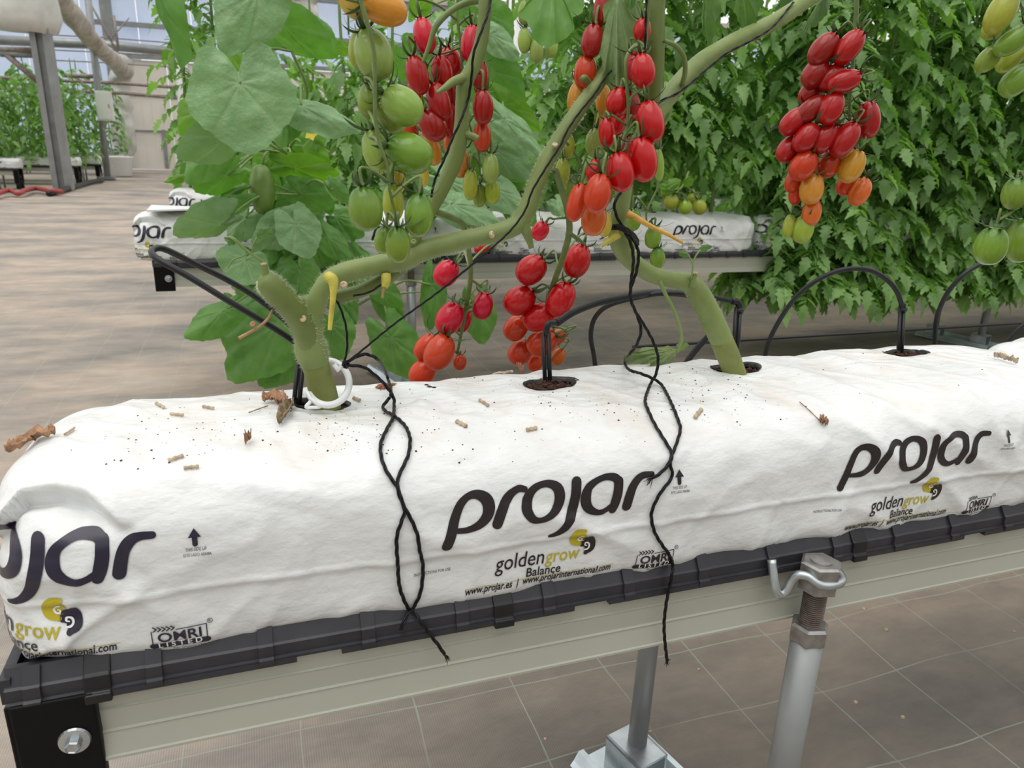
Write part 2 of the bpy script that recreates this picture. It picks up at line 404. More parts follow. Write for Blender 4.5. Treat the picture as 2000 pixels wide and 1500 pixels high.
# ------------------------------------------------------------------ steel posts, pipes and rolled film of the greenhouse frame
def channel_post(x, y, z0, z1, w, lean, label):
    t = thing('steel_post', (x, y, z0), label, 'post')
    b = MB()
    def P(dx, dy, z): return (x+dx+lean*(z-z0), y+dy, z)
    def bar(x0, x1, y0, y1):
        vs = [P(x0,y0,z0),P(x1,y0,z0),P(x1,y1,z0),P(x0,y1,z0),P(x0,y0,z1),P(x1,y0,z1),P(x1,y1,z1),P(x0,y1,z1)]
        b.add(vs, [(0,3,2,1),(4,5,6,7),(0,1,5,4),(1,2,6,5),(2,3,7,6),(3,0,4,7)])
    bar(-w/2, -w*.2, 0, w); bar(w*.15, w/2, 0, w); bar(-w*.2, w*.15, w*.35, w*.45)
    b.build('column', M['galv'], t, smooth=False); return t
p0 = ptz(122, 372, 0)
post = channel_post(p0.x, p0.y, 0, 4.3, .23, 0.0, 'wide grey channel steel post with film wrapped round its top')
b = MB()
for i in range(7):
    pass
vs = []; fs = []; n = 28; m = 14
wc = pt(38, 25, p0.y)
print('wrap', wc, p0)
for j in range(m+1):
    for i in range(n):
        w = 2*math.pi*i/n; z = 2.03+2.3*j/m
        r = .40*(1+.13*noise.noise((math.cos(w)*2, math.sin(w)*2, z*1.2)) + .07*math.sin(7*w+z)) * (.85 if j == 0 else 1)
        vs.append((wc.x+r*math.cos(w)*1.05, p0.y+.12+r*.62*math.sin(w), z+.06*noise.noise((w, 2, 1))))
for j in range(m):
    for i in range(n): fs.append((j*n+i, j*n+(i+1) % n, (j+1)*n+(i+1) % n, (j+1)*n+i))
fs.append(tuple(range(n-1, -1, -1)))
b.add(vs, fs); b.build('film_wrap', M['wrap'], post)['label'] = 'bunched whitish film wrapped round the post top'
q0 = pt(211, 352, 15.2); q0.z = 0
qt = pt(172, 0, 15.2)
t = thing('steel_pole', q0, 'slim galvanised pole rising beside the white tub and control box', 'pole')
b = MB(); b.tube([q0, q0.lerp(qt, .5), q0.lerp(qt, 1.4)], .055, 10); b.build('tube', M['galv'], t)
b = MB(); b.box((q0.x-.12, q0.y-.12, 0), (q0.x+.12, q0.y+.12, .05)); b.build('foot', M['galv'], t, smooth=False)

def crumple(name, pts, rs, label, cat, mat, seg=16, amp=.25, k=8):
    c = cr([(*p, r) for p, r in zip(pts, rs)], k); b = MB()
    b.tube([q[:3] for q in c], [float(q[3]) for q in c], seg)
    out = []
    for v in b.v:
        nn = noise.noise_vector((v[0]*5, v[1]*5, v[2]*5)); out.append(tuple(v[i]+nn[i]*amp*rs[0] for i in range(3)))
    b.v = out; return tag(b.build(name, mat), label, cat)
crumple('rolled_film', [pt(95, -30, 13.0), pt(140, 30, 14), pt(185, 85, 15), pt(226, 122, 17.0), pt(243, 142, 17.8)], [.15, .15, .14, .15, .16],
        'dirty rolled greenhouse film slanting down from the upper left', 'plastic film', M['grimy_film'])
crumple('hanging_film', [pt(240, 110, 18), pt(236, 165, 18), pt(240, 220, 18), pt(238, 270, 18), pt(236, 336, 18)], [.2, .17, .2, .24, .16],
        'crumpled whitish film hanging at the corner behind the white tub', 'plastic film', M['wrap'], amp=.5)
def pipe(pts, r, label, name='metal_pipe', cat='pipe', mat='galv', group=None):
    b = MB(); b.tube([V(p) for p in pts], r, 8); return tag(b.build(name, M[mat]), label, cat, group)
M['rusty'] = simple('rusty_pipe', (.30, .25, .22), .6, .3, var=.3)
pipe([pt(-30, 150, 16), pt(240, 163, 16), pt(360, 172, 16)], .03, 'upper of two thin rusty horizontal pipes before the far wall', mat='rusty')
pipe([pt(-30, 171, 16), pt(240, 182, 16), pt(350, 192, 16)], .03, 'lower of two thin rusty horizontal pipes before the far wall', mat='rusty')
pipe([pt(125, 147, 15.3), pt(196, 150, 15.3)], .035, 'short rusty arm clamped to the slim pole', mat='rusty')
pipe([pt(150, 152, 15.3), pt(196, 192, 15.3)], .02, 'thin diagonal strut under the short rusty arm', mat='rusty')
pipe([pt(0, 97, 12.5), pt(80, 98, 12.5)], .04, 'upper dark bar meeting the wide post at far left', mat='rusty')
pipe([pt(0, 105, 12.5), pt(80, 108, 12.5)], .04, 'lower grey bar meeting the wide post at far left')
pipe([pt(10, 105, 12.5), pt(85, 168, 12.5)], .04, 'diagonal brace running down to the wide post at far left', mat='rusty')
pipe([pt(-30, 77, 18), pt(195, 87, 18), pt(360, 103, 18)], .09, 'long thick grey crossbar spanning the upper left')
for i, (ya, yb, w) in enumerate(((68, 85, 'topmost'), (97, 110, 'second'), (117, 132, 'third'))):
    pipe([pt(90, ya, 17.5), pt(200, ya+5, 17.5), pt(350, yb, 17.5)], .012, f'{w} of the thin support wires strung across the upper left', 'support_wire', 'wire', 'rusty', 'wires across the far bay')
pipe([pt(162, -20, 17), pt(230, 104, 17)], .02, 'thin rod crossing down behind the rolled film', 'brace_rod', 'rod', 'rusty')
pipe([pt(222, 30, 17.5), pt(232, 100, 17.5)], .025, 'short upright rod above the cream panel corner', 'brace_rod', 'rod', 'rusty')
pipe([pt(252, 35, 17.5), pt(216, 77, 17.5)], .012, 'thin slanting wire beside the short upright rod', 'brace_wire', 'wire', 'rusty')
# shade cloth post between the melon leaves, cold white column further right
crumple('hanging_film', [pt(575, -30, 14), pt(572, 20, 14), pt(568, 60, 14), pt(575, 95, 14)], [.42, .40, .33, .12],
        'pale bundled film hanging behind the melon leaves near the top', 'plastic film', M['wrap'], amp=.5)
for cx, lab in ((1008, 'whitish upright post behind the pale green cherry tomatoes'), (352, 'white bundled tube standing behind the tall vine at left')):
    a, c_ = pt(cx-4, -30, 12), pt(cx+6, 300, 12); c_.z = 0
    pipe([a, c_], .1 if cx > 900 else .075, lab, 'white_post', 'post', 'white_tub')
# control box with its cable and the white tub
bx = pt(205, 207, 15.05)
t = thing('control_box', bx, 'pale control box fixed to the slim pole', 'box')
b = MB(); w, h = .12, .24; b.box((bx.x-w, bx.y-.1, bx.z-h), (bx.x+w, bx.y+.06, bx.z+h)); o = b.build('housing', M['box'], t, smooth=False)
b = MB(); b.box((bx.x-w*.86, bx.y-.112, bx.z-h*.9), (bx.x+w*.86, bx.y-.1, bx.z+h*.9)); d_ = b.build('door', M['box'], t, smooth=False)
b = MB(); b.box((bx.x+w*.6, bx.y-.125, bx.z-.03), (bx.x+w*.7, bx.y-.112, bx.z+.03)); b.build('latch', M['galv'], t, smooth=False)
tb = ptz(236, 344, 0); tb.z = .0
t = thing('plastic_tub', tb, 'round white plastic tub standing on the path before the far wall', 'tub')
b = MB(); b.lathe([(.19, 0), (.2, .01), (.245, .33), (.26, .345), (.262, .37), (.24, .37), (.22, .33), (.19, .03)], tb, seg=28); b.build('bucket', M['white_tub'], t)
b = MB(); b.tube(cr([(tb.x-.25, tb.y, .34), (tb.x-.18, tb.y-.16, .42), (tb.x, tb.y-.25, .45), (tb.x+.18, tb.y-.16, .42), (tb.x+.25, tb.y, .34)], 6), .008, 6); b.build('handle', M['galv'], t)
sg = pt(409, 84, 19.55); b = MB(); b.box((sg.x-.13, sg.y, sg.z-.1), (sg.x+.13, sg.y+.05, sg.z+.1)); tag(b.build('junction_box', M['crate'], smooth=False), 'small dark box fixed high among the vines at left', 'box')
b = MB(); b.tube(cr([(*ptz(px, py, .04+.02*(i % 2)),) for i, (px, py) in enumerate(((-20, 385), (15, 372), (35, 378), (50, 372), (70, 368), (95, 372), (120, 374)))], 6), .03, 8)
tag(b.build('hose', M['hose_red']), 'red hose lying along the left row ends on the floor', 'hose')
b = MB(); b.tube(cr([(*ptz(px, py, .03),) for px, py in ((95, 378), (115, 373), (140, 366), (170, 357), (200, 352))], 6), .035, 8)
tag(b.build('drain_hose', M['black_plastic']), 'black hose lying past the foot of the wide steel post', 'hose')
# ------------------------------------------------------------------ raised growing gutters
XE = -.180          # row end at the path
GL = 5.4            # gutter length
def xz(px, py, Y=.494):
    p = pt(px, py, Y); return p.x, p.z
rib0 = pt(296, 1300, .479).x; ribp = (pt(1080, 1145, .479).x - rib0)/4
print('rib spacing', ribp)
lip_prof = [(.504, .434), (.503, .442), (.4955, .4445), (.4885, .4335), (.4868, .4322), (.4862, .4235), (.4838, .4228), (.4838, .4208), (.491, .4208), (.491, .430), (.498, .438)]
def mirror(prof): return [(1.2-y, z) for y, z in prof][::-1]
def make_gutter(name, label):
    t = thing(name, (XE, .6, .38), label, 'gutter', 'raised growing gutters')
    b = MB()
    fr = [(.4885, .4215), (.4895, .4035), (.4878, .4028), (.4885, .4018), (.489, .3850), (.4868, .3842), (.4878, .3832), (.4848, .3655), (.4832, .3648), (.4832, .3628), (.500, .3628)]
    b.extrude_x(fr + mirror(fr), XE+.01, XE+GL)
    b.build('steel_profile', M['beige'], t, smooth=False)
    b = MB()
    b.extrude_x(lip_prof, XE, XE+GL); b.extrude_x(mirror(lip_prof), XE, XE+GL)
    b.extrude_x([(.500, .428), (.700, .428), (.700, .4325), (.500, .4325)], XE, XE+GL)
    b.box((XE-.003, .489, .421), (XE+.004, .711, .440))
    k = -2
    while rib0+k*ribp < XE+GL:
        x = rib0+k*ribp; k += 1
        if x < XE: continue
        rp_ = [(y-.0022, z+.0012) for y, z in ((.4955, .4445), (.4885, .4335), (.4868, .4322), (.4862, .4235), (.4838, .4225), (.4838, .418))]
        for d in (1,) if k % 3 else (1,):
            b.extrude_x(rp_ + [(.491, .418), (.498, .438)], x-.0052, x+.0052)
    for pa, pb in ((60, 579), (667, 1123), (1191, 1886), (1926, 2600)):
        xa, xb = pt(pa, 1340-(pa-200)*.18, .4835).x, pt(pb, 1340-(pb-200)*.18, .4835).x
        b.box((xa, .4830, .4168), (xb, .4884, .4215)); b.box((xa, .7116, .4168), (xb, .7170, .4215))
    o = b.build('plastic_channel', M['lip'], t, smooth=False)
    for px in (180, 990, 1690):
        x = pt(px, 1310 - (px-180)*.155, .478).x
        b = MB(); cp = [(.4975, .4485), (.4870, .4355), (.4845, .4340), (.4835, .4225), (.4805, .4215), (.4805, .4145), (.4875, .4145), (.494, .43)]
        b.extrude_x(cp, x-.0085, x+.0085); o = b.build('clip', M['black_plastic'], t, smooth=False)
        mo = o.modifiers.new('bevel', 'BEVEL'); mo.width = .0012; mo.segments = 2
    # black end bracket with a flanged bolt
    b = MB(); b.box((XE+.002, .4812, .350), (XE+.053, .4905, .4225)); b.box((XE+.002, .7095, .350), (XE+.053, .7188, .4225)); b.box((XE-.001, .4825, .350), (XE+.006, .7175, .4225))
    br = b.build('end_bracket', M['matte_black'], t, smooth=False)
    mo = br.modifiers.new('bevel', 'BEVEL'); mo.width = .0015; mo.segments = 2
    xb, zb = xz(146, 1445, .4812); A = V((0, -1, 0)); B0 = V((xb, .4812, zb))
    b = MB(); b.lathe([(.0085, 0), (.0105, .0006), (.0098, .0022), (.006, .0026)], B0, A, 24); b.lathe([(.0052, .002), (.0052, .0075), (.0042, .0085), (.0036, .0078), (.001, .0076)], B0, A, 6)
    b.build('bolt', M['zinc'], t, smooth=False, auto=None)
    return t
gut = make_gutter('growing_gutter', 'beige steel growing gutter with black lip in the foreground')
gut_back = copy_tree(gut); gut_back.location.y += 1.875; gut_back.location.x -= .105; gut_back['label'] = 'beige growing gutter of the second row, behind the drip tubes'
gut3 = copy_tree(gut); gut3.location.y += 2.98; gut3.location.x -= .115; gut3['label'] = 'growing gutter of the third row, mostly hidden by foliage'

# ------------------------------------------------------------------ stands under the gutters
def hexnut(b, o, r, h, axis=V((0, 0, 1)), mi=0):
    b.lathe([(r*.86, 0), (r, h*.12), (r, h*.88), (r*.86, h)], o, axis, 6, mi)
def make_stand(x, label):
    t = thing('gutter_stand', (x, .6, 0), label, 'stand', 'stands under the gutters')
    yf, yr, xr = .4655, .664, x-.049
    def zz(px, py): return pt(px, py, yf).z
    zt, z1, z2, z3, z4, z5 = zz(1606, 1090), zz(1606, 1112), zz(1604, 1122), zz(1602, 1141), zz(1589, 1214), zz(1586, 1242)
    b = MB(); b.tube([(x, yf, .03), (x, yf, z5)], .0150, 22); b.build('post', M['galv'], t)
    b = MB(); b.tube([(xr, yr, .03), (xr+.022, yr+.028, .362)], .0125, 20); b.build('post', M['galv'], t)
    b = MB(); hexnut(b, (x, yf, z5-.003), .0182, z4-z5+.003); b.build('nut', M['dull_steel'], t, smooth=False)
    b = MB(); N = 130; prof = []
    for i in range(N): prof.append((.0100 + (.0008 if i % 4 < 2 else -.0006), z4-.004+i*((zt-z4)/N)))
    b.lathe(prof, (x, yf, 0), seg=18); b.build('threaded_rod', M['rod'], t, smooth=False)
    b = MB(); hexnut(b, (x, yf, z3-.004), .0188, z2-z3+.003); b.build('nut', M['dull_steel'], t, smooth=False)
    b = MB(); hexnut(b, (x, yf, z1-.004), .0192, zt-z1+.001); b.lathe([(.0098, 0), (.0098, .0025), (.006, .003)], (x, yf, zt-.004), seg=18); b.build('nut', M['dull_steel'], t, smooth=False)
    zh = z2+.001
    b = MB(); c = cr([(x+.021, yf+.002, zh), (x+.017, yf-.011, zh-.002), (x+.004, yf-.0165, zh-.002), (x-.010, yf-.014, zh-.001), (x-.018, yf-.006, zh+.004), (x-.0245, yf+.000, zh+.003), (x-.0275, yf+.004, zh-.006),
                     (x-.030, yf+.005, zh-.015), (x-.0345, yf+.006, zh-.0195), (x-.0400, yf+.006, zh-.016), (x-.0425, yf+.008, zh-.006), (x-.0430, yf+.016, zh+.013)], 6)
    b.tube(c, .0043, 10); b.build('hook', M['zinc'], t)
    # saddle brackets and pressed base plate on the floor, slightly skewed like the legs
    W2, H2 = .024, .056; d = V((x-xr, yf-yr, 0)).normalized(); s_ = V((-d.y, d.x, 0))
    def P(u, v, z, o): q = V(o)+s_*u+d*v; return (q.x, q.y, z)
    for o in ((xr-.002, yr-.003, 0), (x, yf, 0)):
        b = MB()
        for u0, u1, z0, z1_ in ((-W2, W2, H2-.0035, H2), (-W2, -W2+.0035, .006, H2), (W2-.0035, W2, .006, H2)):
            vs = [P(u, v, z, o) for z in (z0, z1_) for v in (-.032, .032) for u in (u0, u1)]
            b.add(vs, [(0,1,3,2),(4,6,7,5),(0,4,5,1),(2,3,7,6),(0,2,6,4),(1,5,7,3)])
        b.build('bracket', M['zinc'], t, smooth=False)
    pr = [(-.064, .004), (-.058, .010), (-.051, .021), (-.043, .021), (-.037, .008), (-.033, .006), (.033, .006), (.037, .008), (.043, .021), (.051, .021), (.058, .010), (.064, .004)]
    pr = pr + [(q[0], q[1]-.003) for q in pr[::-1]]
    n = len(pr); o = (xr, yr, 0); vs = [P(u, -.055, z, o) for u, z in pr] + [P(u, .265, z, o) for u, z in pr]
    b = MB(); b.add(vs, [(i, (i+1) % n, n+(i+1) % n, n+i) for i in range(n)]); b.build('base_plate', M['zinc_plate'], t, smooth=False)
    return t
st = make_stand(.474, 'galvanised stand with threaded rod under the foreground gutter')
s2 = copy_tree(st); s2.location.x = 3.06; s2.location.y += 1.875; s2['label'] = 'galvanised stand under the second row, right of the drip arcs'
s3 = copy_tree(st); s3.location.x = .47; s3.location.y += 1.875; s3['label'] = 'galvanised stand under the second row, behind the melon leaves'

# ------------------------------------------------------------------ the white grow bags
BX0, BX1 = -.186, .874
BXC, BHL = (BX0+BX1)/2, (BX1-BX0)/2
BY, BA, BZ0, BZ1 = .600, .1115, .4330, .571
HOLES = [(630, 793), (1077, 757), (1436, 722), (1769, 693)]
def bag_pt(u, th, wr=True):
    x = BXC + BHL*u
    e = max(0.0, 1-abs(u)**24)**(1/5); ey = max(0.0, 1-abs(u)**22)**(1/5)
    c, s = math.cos(th), math.sin(th)
    ny, nz = (4.2, 3.4) if s > 0 else (9, 7)
    py = math.copysign(abs(c)**(2/ny), c); pz = math.copysign(abs(s)**(2/nz), s)
    zc = (BZ0+BZ1)/2; hz = (BZ1-BZ0)/2
    y = BY + BA*ey*py; z = zc + hz*e*pz
    z = max(z, BZ0+.0005)
    if pz > 0 and py < 0: z -= .007*max(0, -py-.2)*pz         # top slopes a little to the front
    n = V((0, py, pz*1.0)); n.normalize()
    if wr:
        d = .0035*noise.noise((x*4.5, y*5, z*5))
        r1 = 1-abs(noise.noise((x*11+z*9+3, y*7-x*2, z*10)))*2.2
        d += max(0, r1-.40)*.0062
        r2 = 1-abs(noise.noise((x*23+y*20, y*15+9, z*14-x*9)))*2.2
        d += max(0, r2-.50)*.0030
        de = 1-abs(u); en = math.exp(-(de/.10)**2)
        r3 = 1-abs(noise.noise((x*9, (y*16+z*24), 5.5)))*2
        d += en*(.009*(r3-.4) + .006*noise.noise((x*7, y*11, z*17)))
        if c < 0:
            zs = .4885 + .002*noise.noise((x*4, 0, 7))
            w = max(0, -py)**8
            d += w*(.0016*math.exp(-((z-zs)/.0028)**2) - .0012/(1+math.exp((z-zs)/.0012)))
            # tucked fold at the near end
            if x < .0:
                q = (z-.55) + .6*(y-.525)
                qe = float(np.interp(x, (-.19, -.172, -.160, -.140, -.120, -.098), (-.022, -.012, .009, .0105, .000, -.028)))
                tq = qe-q; am = max(0, min(1, (-.088-x)/.035))
                if pz > 0 and am > 0:
                    d += am*(-.026*math.exp(-max(tq, 0)/.022)/(1+math.exp(max(-40, min(40, -tq/.0012)))) + .006*math.exp(-abs(tq)/.009)*(tq < 0))
                q2 = (z-.452) - (x+.16)*.6
                d += .004*math.exp(-(q2/.005)**2)*max(0, min(1, (-.06-x)/.08))*max(0, -py)
        y += n.y*d; z += n.z*d
    return V((x, y, max(z, .4327)))
def make_bag_mesh():
    NX, NT = 400, 280
    us = [math.sin((i/NX-.5)*math.pi)*.35 + (2*i/NX-1)*.65 for i in range(NX+1)]
    # even spacing round the girth
    raw = [bag_pt(0, 2*math.pi*k/4000, False) for k in range(4001)]; L = [0]
    for k in range(4000): L.append(L[-1]+(raw[k+1]-raw[k]).length)
    ths = []; j = 0
    for k in range(NT):
        tgt = L[-1]*k/NT
        while L[j+1] < tgt: j += 1
        ths.append(2*math.pi*(j+(tgt-L[j])/(L[j+1]-L[j]))/4000)
    vs = []
    for u in us:
        u2 = max(-.99999, min(.99999, u))
        for th in ths: vs.append(bag_pt(u2, th))
    hol = []
    for (px, py) in HOLES:
        p = ptz(px, py, .568); hol.append((p.x, p.y, .027 if px != 630 else .025, .0175))
    def inside(x, y):
        for hx, hy, rx, ry in hol:
            a = math.atan2((y-hy)/ry, (x-hx)/rx); k = 1+.16*noise.noise((math.cos(a)*1.8+hx*9, math.sin(a)*1.8, hy*7))+.06*noise.noise((math.cos(a)*7, math.sin(a)*7+hx*5, 2))
            d = math.hypot((x-hx)/rx, (y-hy)/ry)/k
            if d < 1.6: return d, hx, hy, rx*k, ry*k
        return (9,)
    dead = set(); ring = {}
    top = [i for i, v in enumerate(vs) if v.z > .54]
    for i in top:
        q = inside(vs[i].x, vs[i].y)
        if q[0] < 1: dead.add(i)
        if .72 < q[0] < 1.28: ring[i] = q
        if q[0] < 1.6: vs[i].z -= .003*(1.6-q[0])
    fs = []; kept = set()
    for i in range(NX):
        for k in range(NT):
            f = (i*NT+k, i*NT+(k+1) % NT, (i+1)*NT+(k+1) % NT, (i+1)*NT+k)
            if sum(a in dead for a in f) >= 3: continue
            fs.append(f)
            if any(a in dead for a in f): kept.update(a for a in f if a in dead)
    for i in kept:
        if i in ring:
            d, hx, hy, rx, ry = ring[i]; x, y = vs[i].x, vs[i].y; vs[i].x = hx+(x-hx)/d*.98; vs[i].y = hy+(y-hy)/d*.98
    fs.append(tuple(range(NT))); fs.append(tuple(NX*NT+k for k in range(NT-1, -1, -1)))
    return vs, fs, hol
bvs, bfs, bhol = make_bag_mesh()
bag = thing('grow_bag', (BXC, BY, BZ0), 'long white printed grow bag in the foreground with two thick tomato stems', 'grow bag', 'white grow bags on the gutters')
b = MB(); b.add(bvs, bfs); film = b.build('film', M['bag'], bag); fixn(film)
b.f = [f for f in bfs if len(f) == 4]
BVH = BVHTree.FromPolygons([tuple(v) for v in bvs], b.f)
for hx, hy, rx, ry in bhol:
    hz = [BVH.ray_cast(V((hx+rx*1.4*math.cos(a), hy+ry*1.4*math.sin(a), .7)), V((0, 0, -1)))[0] for a in (0, 1.57, 3.14, 4.71)]
    hz = min(h.z for h in hz if h)-.0035
    b = MB(); vs = [(hx, hy, hz)]; fs = []; R_, A_ = 7, 30
    for j in range(1, R_+1):
        for i in range(A_):
            a = 2*math.pi*i/A_; r = 1.35*j/R_; x, y = hx+rx*r*math.cos(a), hy+ry*r*math.sin(a)
            vs.append((x, y, hz - .001 + .004*noise.noise((x*150, y*150, 1)) - .005*(r > 1.05)))
    for i in range(A_): fs.append((0, 1+i, 1+(i+1) % A_))
    for j in range(R_-1):
        for i in range(A_): fs.append((1+j*A_+i, 1+(j+1)*A_+i, 1+(j+1)*A_+(i+1) % A_, 1+j*A_+(i+1) % A_))
    b.add(vs, fs)
    for q in range(60):   # loose fibres and crumbs
        a = random.random()*6.28; r = random.random()**.5*.95; x, y = hx+rx*r*math.cos(a), hy+ry*r*math.sin(a); s = random.uniform(.0008, .003)
        b.lathe([(s*.5, 0), (s, s*.6), (s*.4, s*1.3)], (x, y, hz-.001), V((random.uniform(-1, 1), random.uniform(-1, 1), 1)), 5)
    b.build('coco_substrate', M['coco'], bag, smooth=False)
    b = MB()                                              # the black inner side of the cut film, turned up round the hole
    vs = []; fs = []
    for i in range(48):
        a = 2*math.pi*i/48; k = 1+.16*noise.noise((math.cos(a)*1.8+hx*9, math.sin(a)*1.8, hy*7)); j = .05*noise.noise((a*9, hx*7, 1))
        for r, dz in ((1.05+j, .0012), (.93+j, .0002), (.9, -.004)):
            x, y = hx+rx*k*r*math.cos(a), hy+ry*k*r*math.sin(a)
            h = BVH.ray_cast(V((hx+rx*k*1.3*math.cos(a), hy+ry*k*1.3*math.sin(a), .7)), V((0, 0, -1)))[0]
            vs.append((x, y, (h.z if h else .567)+dz-.0012))
    for i in range(48):
        for r in range(2): fs.append((i*3+r, ((i+1) % 48)*3+r, ((i+1) % 48)*3+r+1, i*3+r+1))
    b.add(vs, fs); b.build('hole_rim', M['bag_inside'], bag)

# ---- printing on the front face
def wrap(verts2, faces, mi, b, off=.0007, dx=0.0):
    vs = []; ok = []
    for (x, z) in verts2:
        h, nrm, _, _ = BVH.ray_cast(V((x+dx, .30, z)), V((0, 1, 0)))
        if h is None or h.y > .56: vs.append(V((0, 0, 0))); ok.append(False)
        else:
            if nrm.y > 0: nrm = -nrm
            vs.append(h+nrm*off); ok.append(True)
    b.add(vs, [f for f in faces if all(ok[i] for i in f)], mi)
def ribbon(pts3, closed=False, k=7, across=5):
    c = cr(list(pts3)+([pts3[1]] if closed else []), k); vs = []; fs = []; n = len(c)
    tg = [np.array(c[min(i+1, n-1)][:2])-np.array(c[max(i-1, 0)][:2]) for i in range(n)]
    rows = []
    def row(p, t, w): 
        nrm = np.array((-t[1], t[0])); nrm = nrm/(np.linalg.norm(nrm)+1e-12)
        return [tuple(np.array(p)+nrm*w*(2*q/(across-1)-1)/2) for q in range(across)]
    if not closed:
        t = tg[0]/np.linalg.norm(tg[0])
        for a in (.97, .75, .4): rows.append(row(np.array(c[0][:2])-t*c[0][2]/2*a, tg[0], c[0][2]*math.sqrt(1-a*a)))
    for i in range(n): rows.append(row(c[i][:2], tg[i], c[i][2]))
    if not closed:
        t = tg[-1]/np.linalg.norm(tg[-1])
        for a in (.4, .75, .97): rows.append(row(np.array(c[-1][:2])+t*c[-1][2]/2*a, tg[-1], c[-1][2]*math.sqrt(1-a*a)))
    for r in rows: vs += r
    for i in range(len(rows)-1):
        for q in range(across-1): fs.append((i*across+q, i*across+q+1, (i+1)*across+q+1, (i+1)*across+q))
    return vs, fs
CX, CY, CS = 600, 900, 700/2000.
PXM = (xz(1270, 922)[0]-xz(866, 1055)[0])/(404/CS)      # metres per crop pixel
def crop(pts):
    out = []
    for x, y, w in pts:
        X, Z = xz(CX+x*CS, CY+y*CS); out.append((X, Z, w*PXM*1.22))
    return out
LOGO = [
 [(762,440,44),(790,370,44),(815,290,40),(845,225,36),(890,185,30),(940,175,38),(985,195,50),(1000,235,52),(985,285,46),(940,330,36),(880,355,26),(825,362,22)],
 [(1040,320,44),(1065,260,44),(1095,200,40),(1130,160,34),(1170,142,30),(1203,145,26)],
 [(1205,245,46),(1215,190,44),(1250,145,34),(1300,120,28),(1350,118,34),(1385,140,46),(1392,185,48),(1375,235,44),(1335,275,32),(1280,298,26),(1235,292,34),(1205,245,46)],
 [(1490,105,46),(1480,170,46),(1460,240,46),(1430,310,42),(1395,355,34),(1360,378,24),(1330,388,16)],
 [(1722,100,42),(1700,80,36),(1650,78,28),(1600,95,28),(1555,130,36),(1535,175,46),(1535,220,46),(1560,250,38),(1600,262,28),(1640,250,26),(1672,232,28)],
 [(1722,98,44),(1712,160,46),(1695,215,46),(1682,247,40)],
 [(1760,230,46),(1775,180,46),(1795,130,42),(1825,90,36),(1860,68,30),(1908,62,26)]]
GY = [[(1520,360,22),(1492,372,42),(1474,398,46),(1478,426,44),(1502,442,22)], [(1528,392,18),(1500,388,36),(1500,414,36),(1520,416,16)]]
GW = [[(1517, 384, 7), (1502, 388, 8), (1492, 404, 8), (1497, 420, 8), (1511, 419, 7), (1515, 407, 6), (1506, 405, 5)], [(1529, 471, 7), (1545, 467, 8), (1555, 451, 8), (1549, 434, 8), (1535, 434, 7), (1531, 446, 6), (1540, 449, 5)]]
GD = [[(1560,408,34),(1570,430,34),(1562,462,40),(1536,490,20)], [(1558,410,30),(1530,424,34),(1516,446,20)], [(1524,448,16),(1546,446,30),(1545,466,28)]]
def text_shape(s, shear=0.0, bold=0.0):
    cu = bpy.data.curves.new('lettering', 'FONT'); cu.body = s; cu.shear = shear; cu.offset = bold; cu.resolution_u = 3
    o = bpy.data.objects.new('lettering', cu); COL.objects.link(o)
    dg = bpy.context.evaluated_depsgraph_get(); me = bpy.data.meshes.new_from_object(o.evaluated_get(dg))
    bm = bmesh.new(); bm.from_mesh(me); bmesh.ops.remove_doubles(bm, verts=bm.verts, dist=1e-5)
    for _ in range(3):
        ed = [e_ for e_ in bm.edges if e_.calc_length() > .22]
        if not ed: break
        bmesh.ops.subdivide_edges(bm, edges=ed, cuts=1)
        bmesh.ops.triangulate(bm, faces=bm.faces)
    vs = [(v.co.x, v.co.y) for v in bm.verts]; fs = [tuple(v.index for v in f.verts) for f in bm.faces]
    bm.free(); COL.objects.unlink(o); bpy.data.objects.remove(o); bpy.data.curves.remove(cu); bpy.data.meshes.remove(me)
    x0 = min(v[0] for v in vs); x1 = max(v[0] for v in vs)
    return [((x-x0)/(x1-x0), y/(x1-x0)) for x, y in vs], fs
def place_text(s, p0, p1, b, mi, hs=1.0, shear=0, bold=0, dx=0, off=.0007, dz=0):
    (x0, z0), (x1, z1) = xz(*p0), xz(*p1); w = x1-x0; z = (z0+z1)/2+dz; vs, fs = text_shape(s, shear, bold)
    wrap([(x0+w*u, z+w*v*hs) for u, v in vs], fs, mi, b, off, dx)
def seg2(p0, p1, w, b, mi, dx=0, off=.0007, n=10):
    (x0, z0), (x1, z1) = p0, p1
    wrap(*ribbon([(x0+(x1-x0)*i/n, z0+(z1-z0)*i/n, w) for i in range(n+1)], k=2, across=2), mi, b, off, dx)
PER = .3795
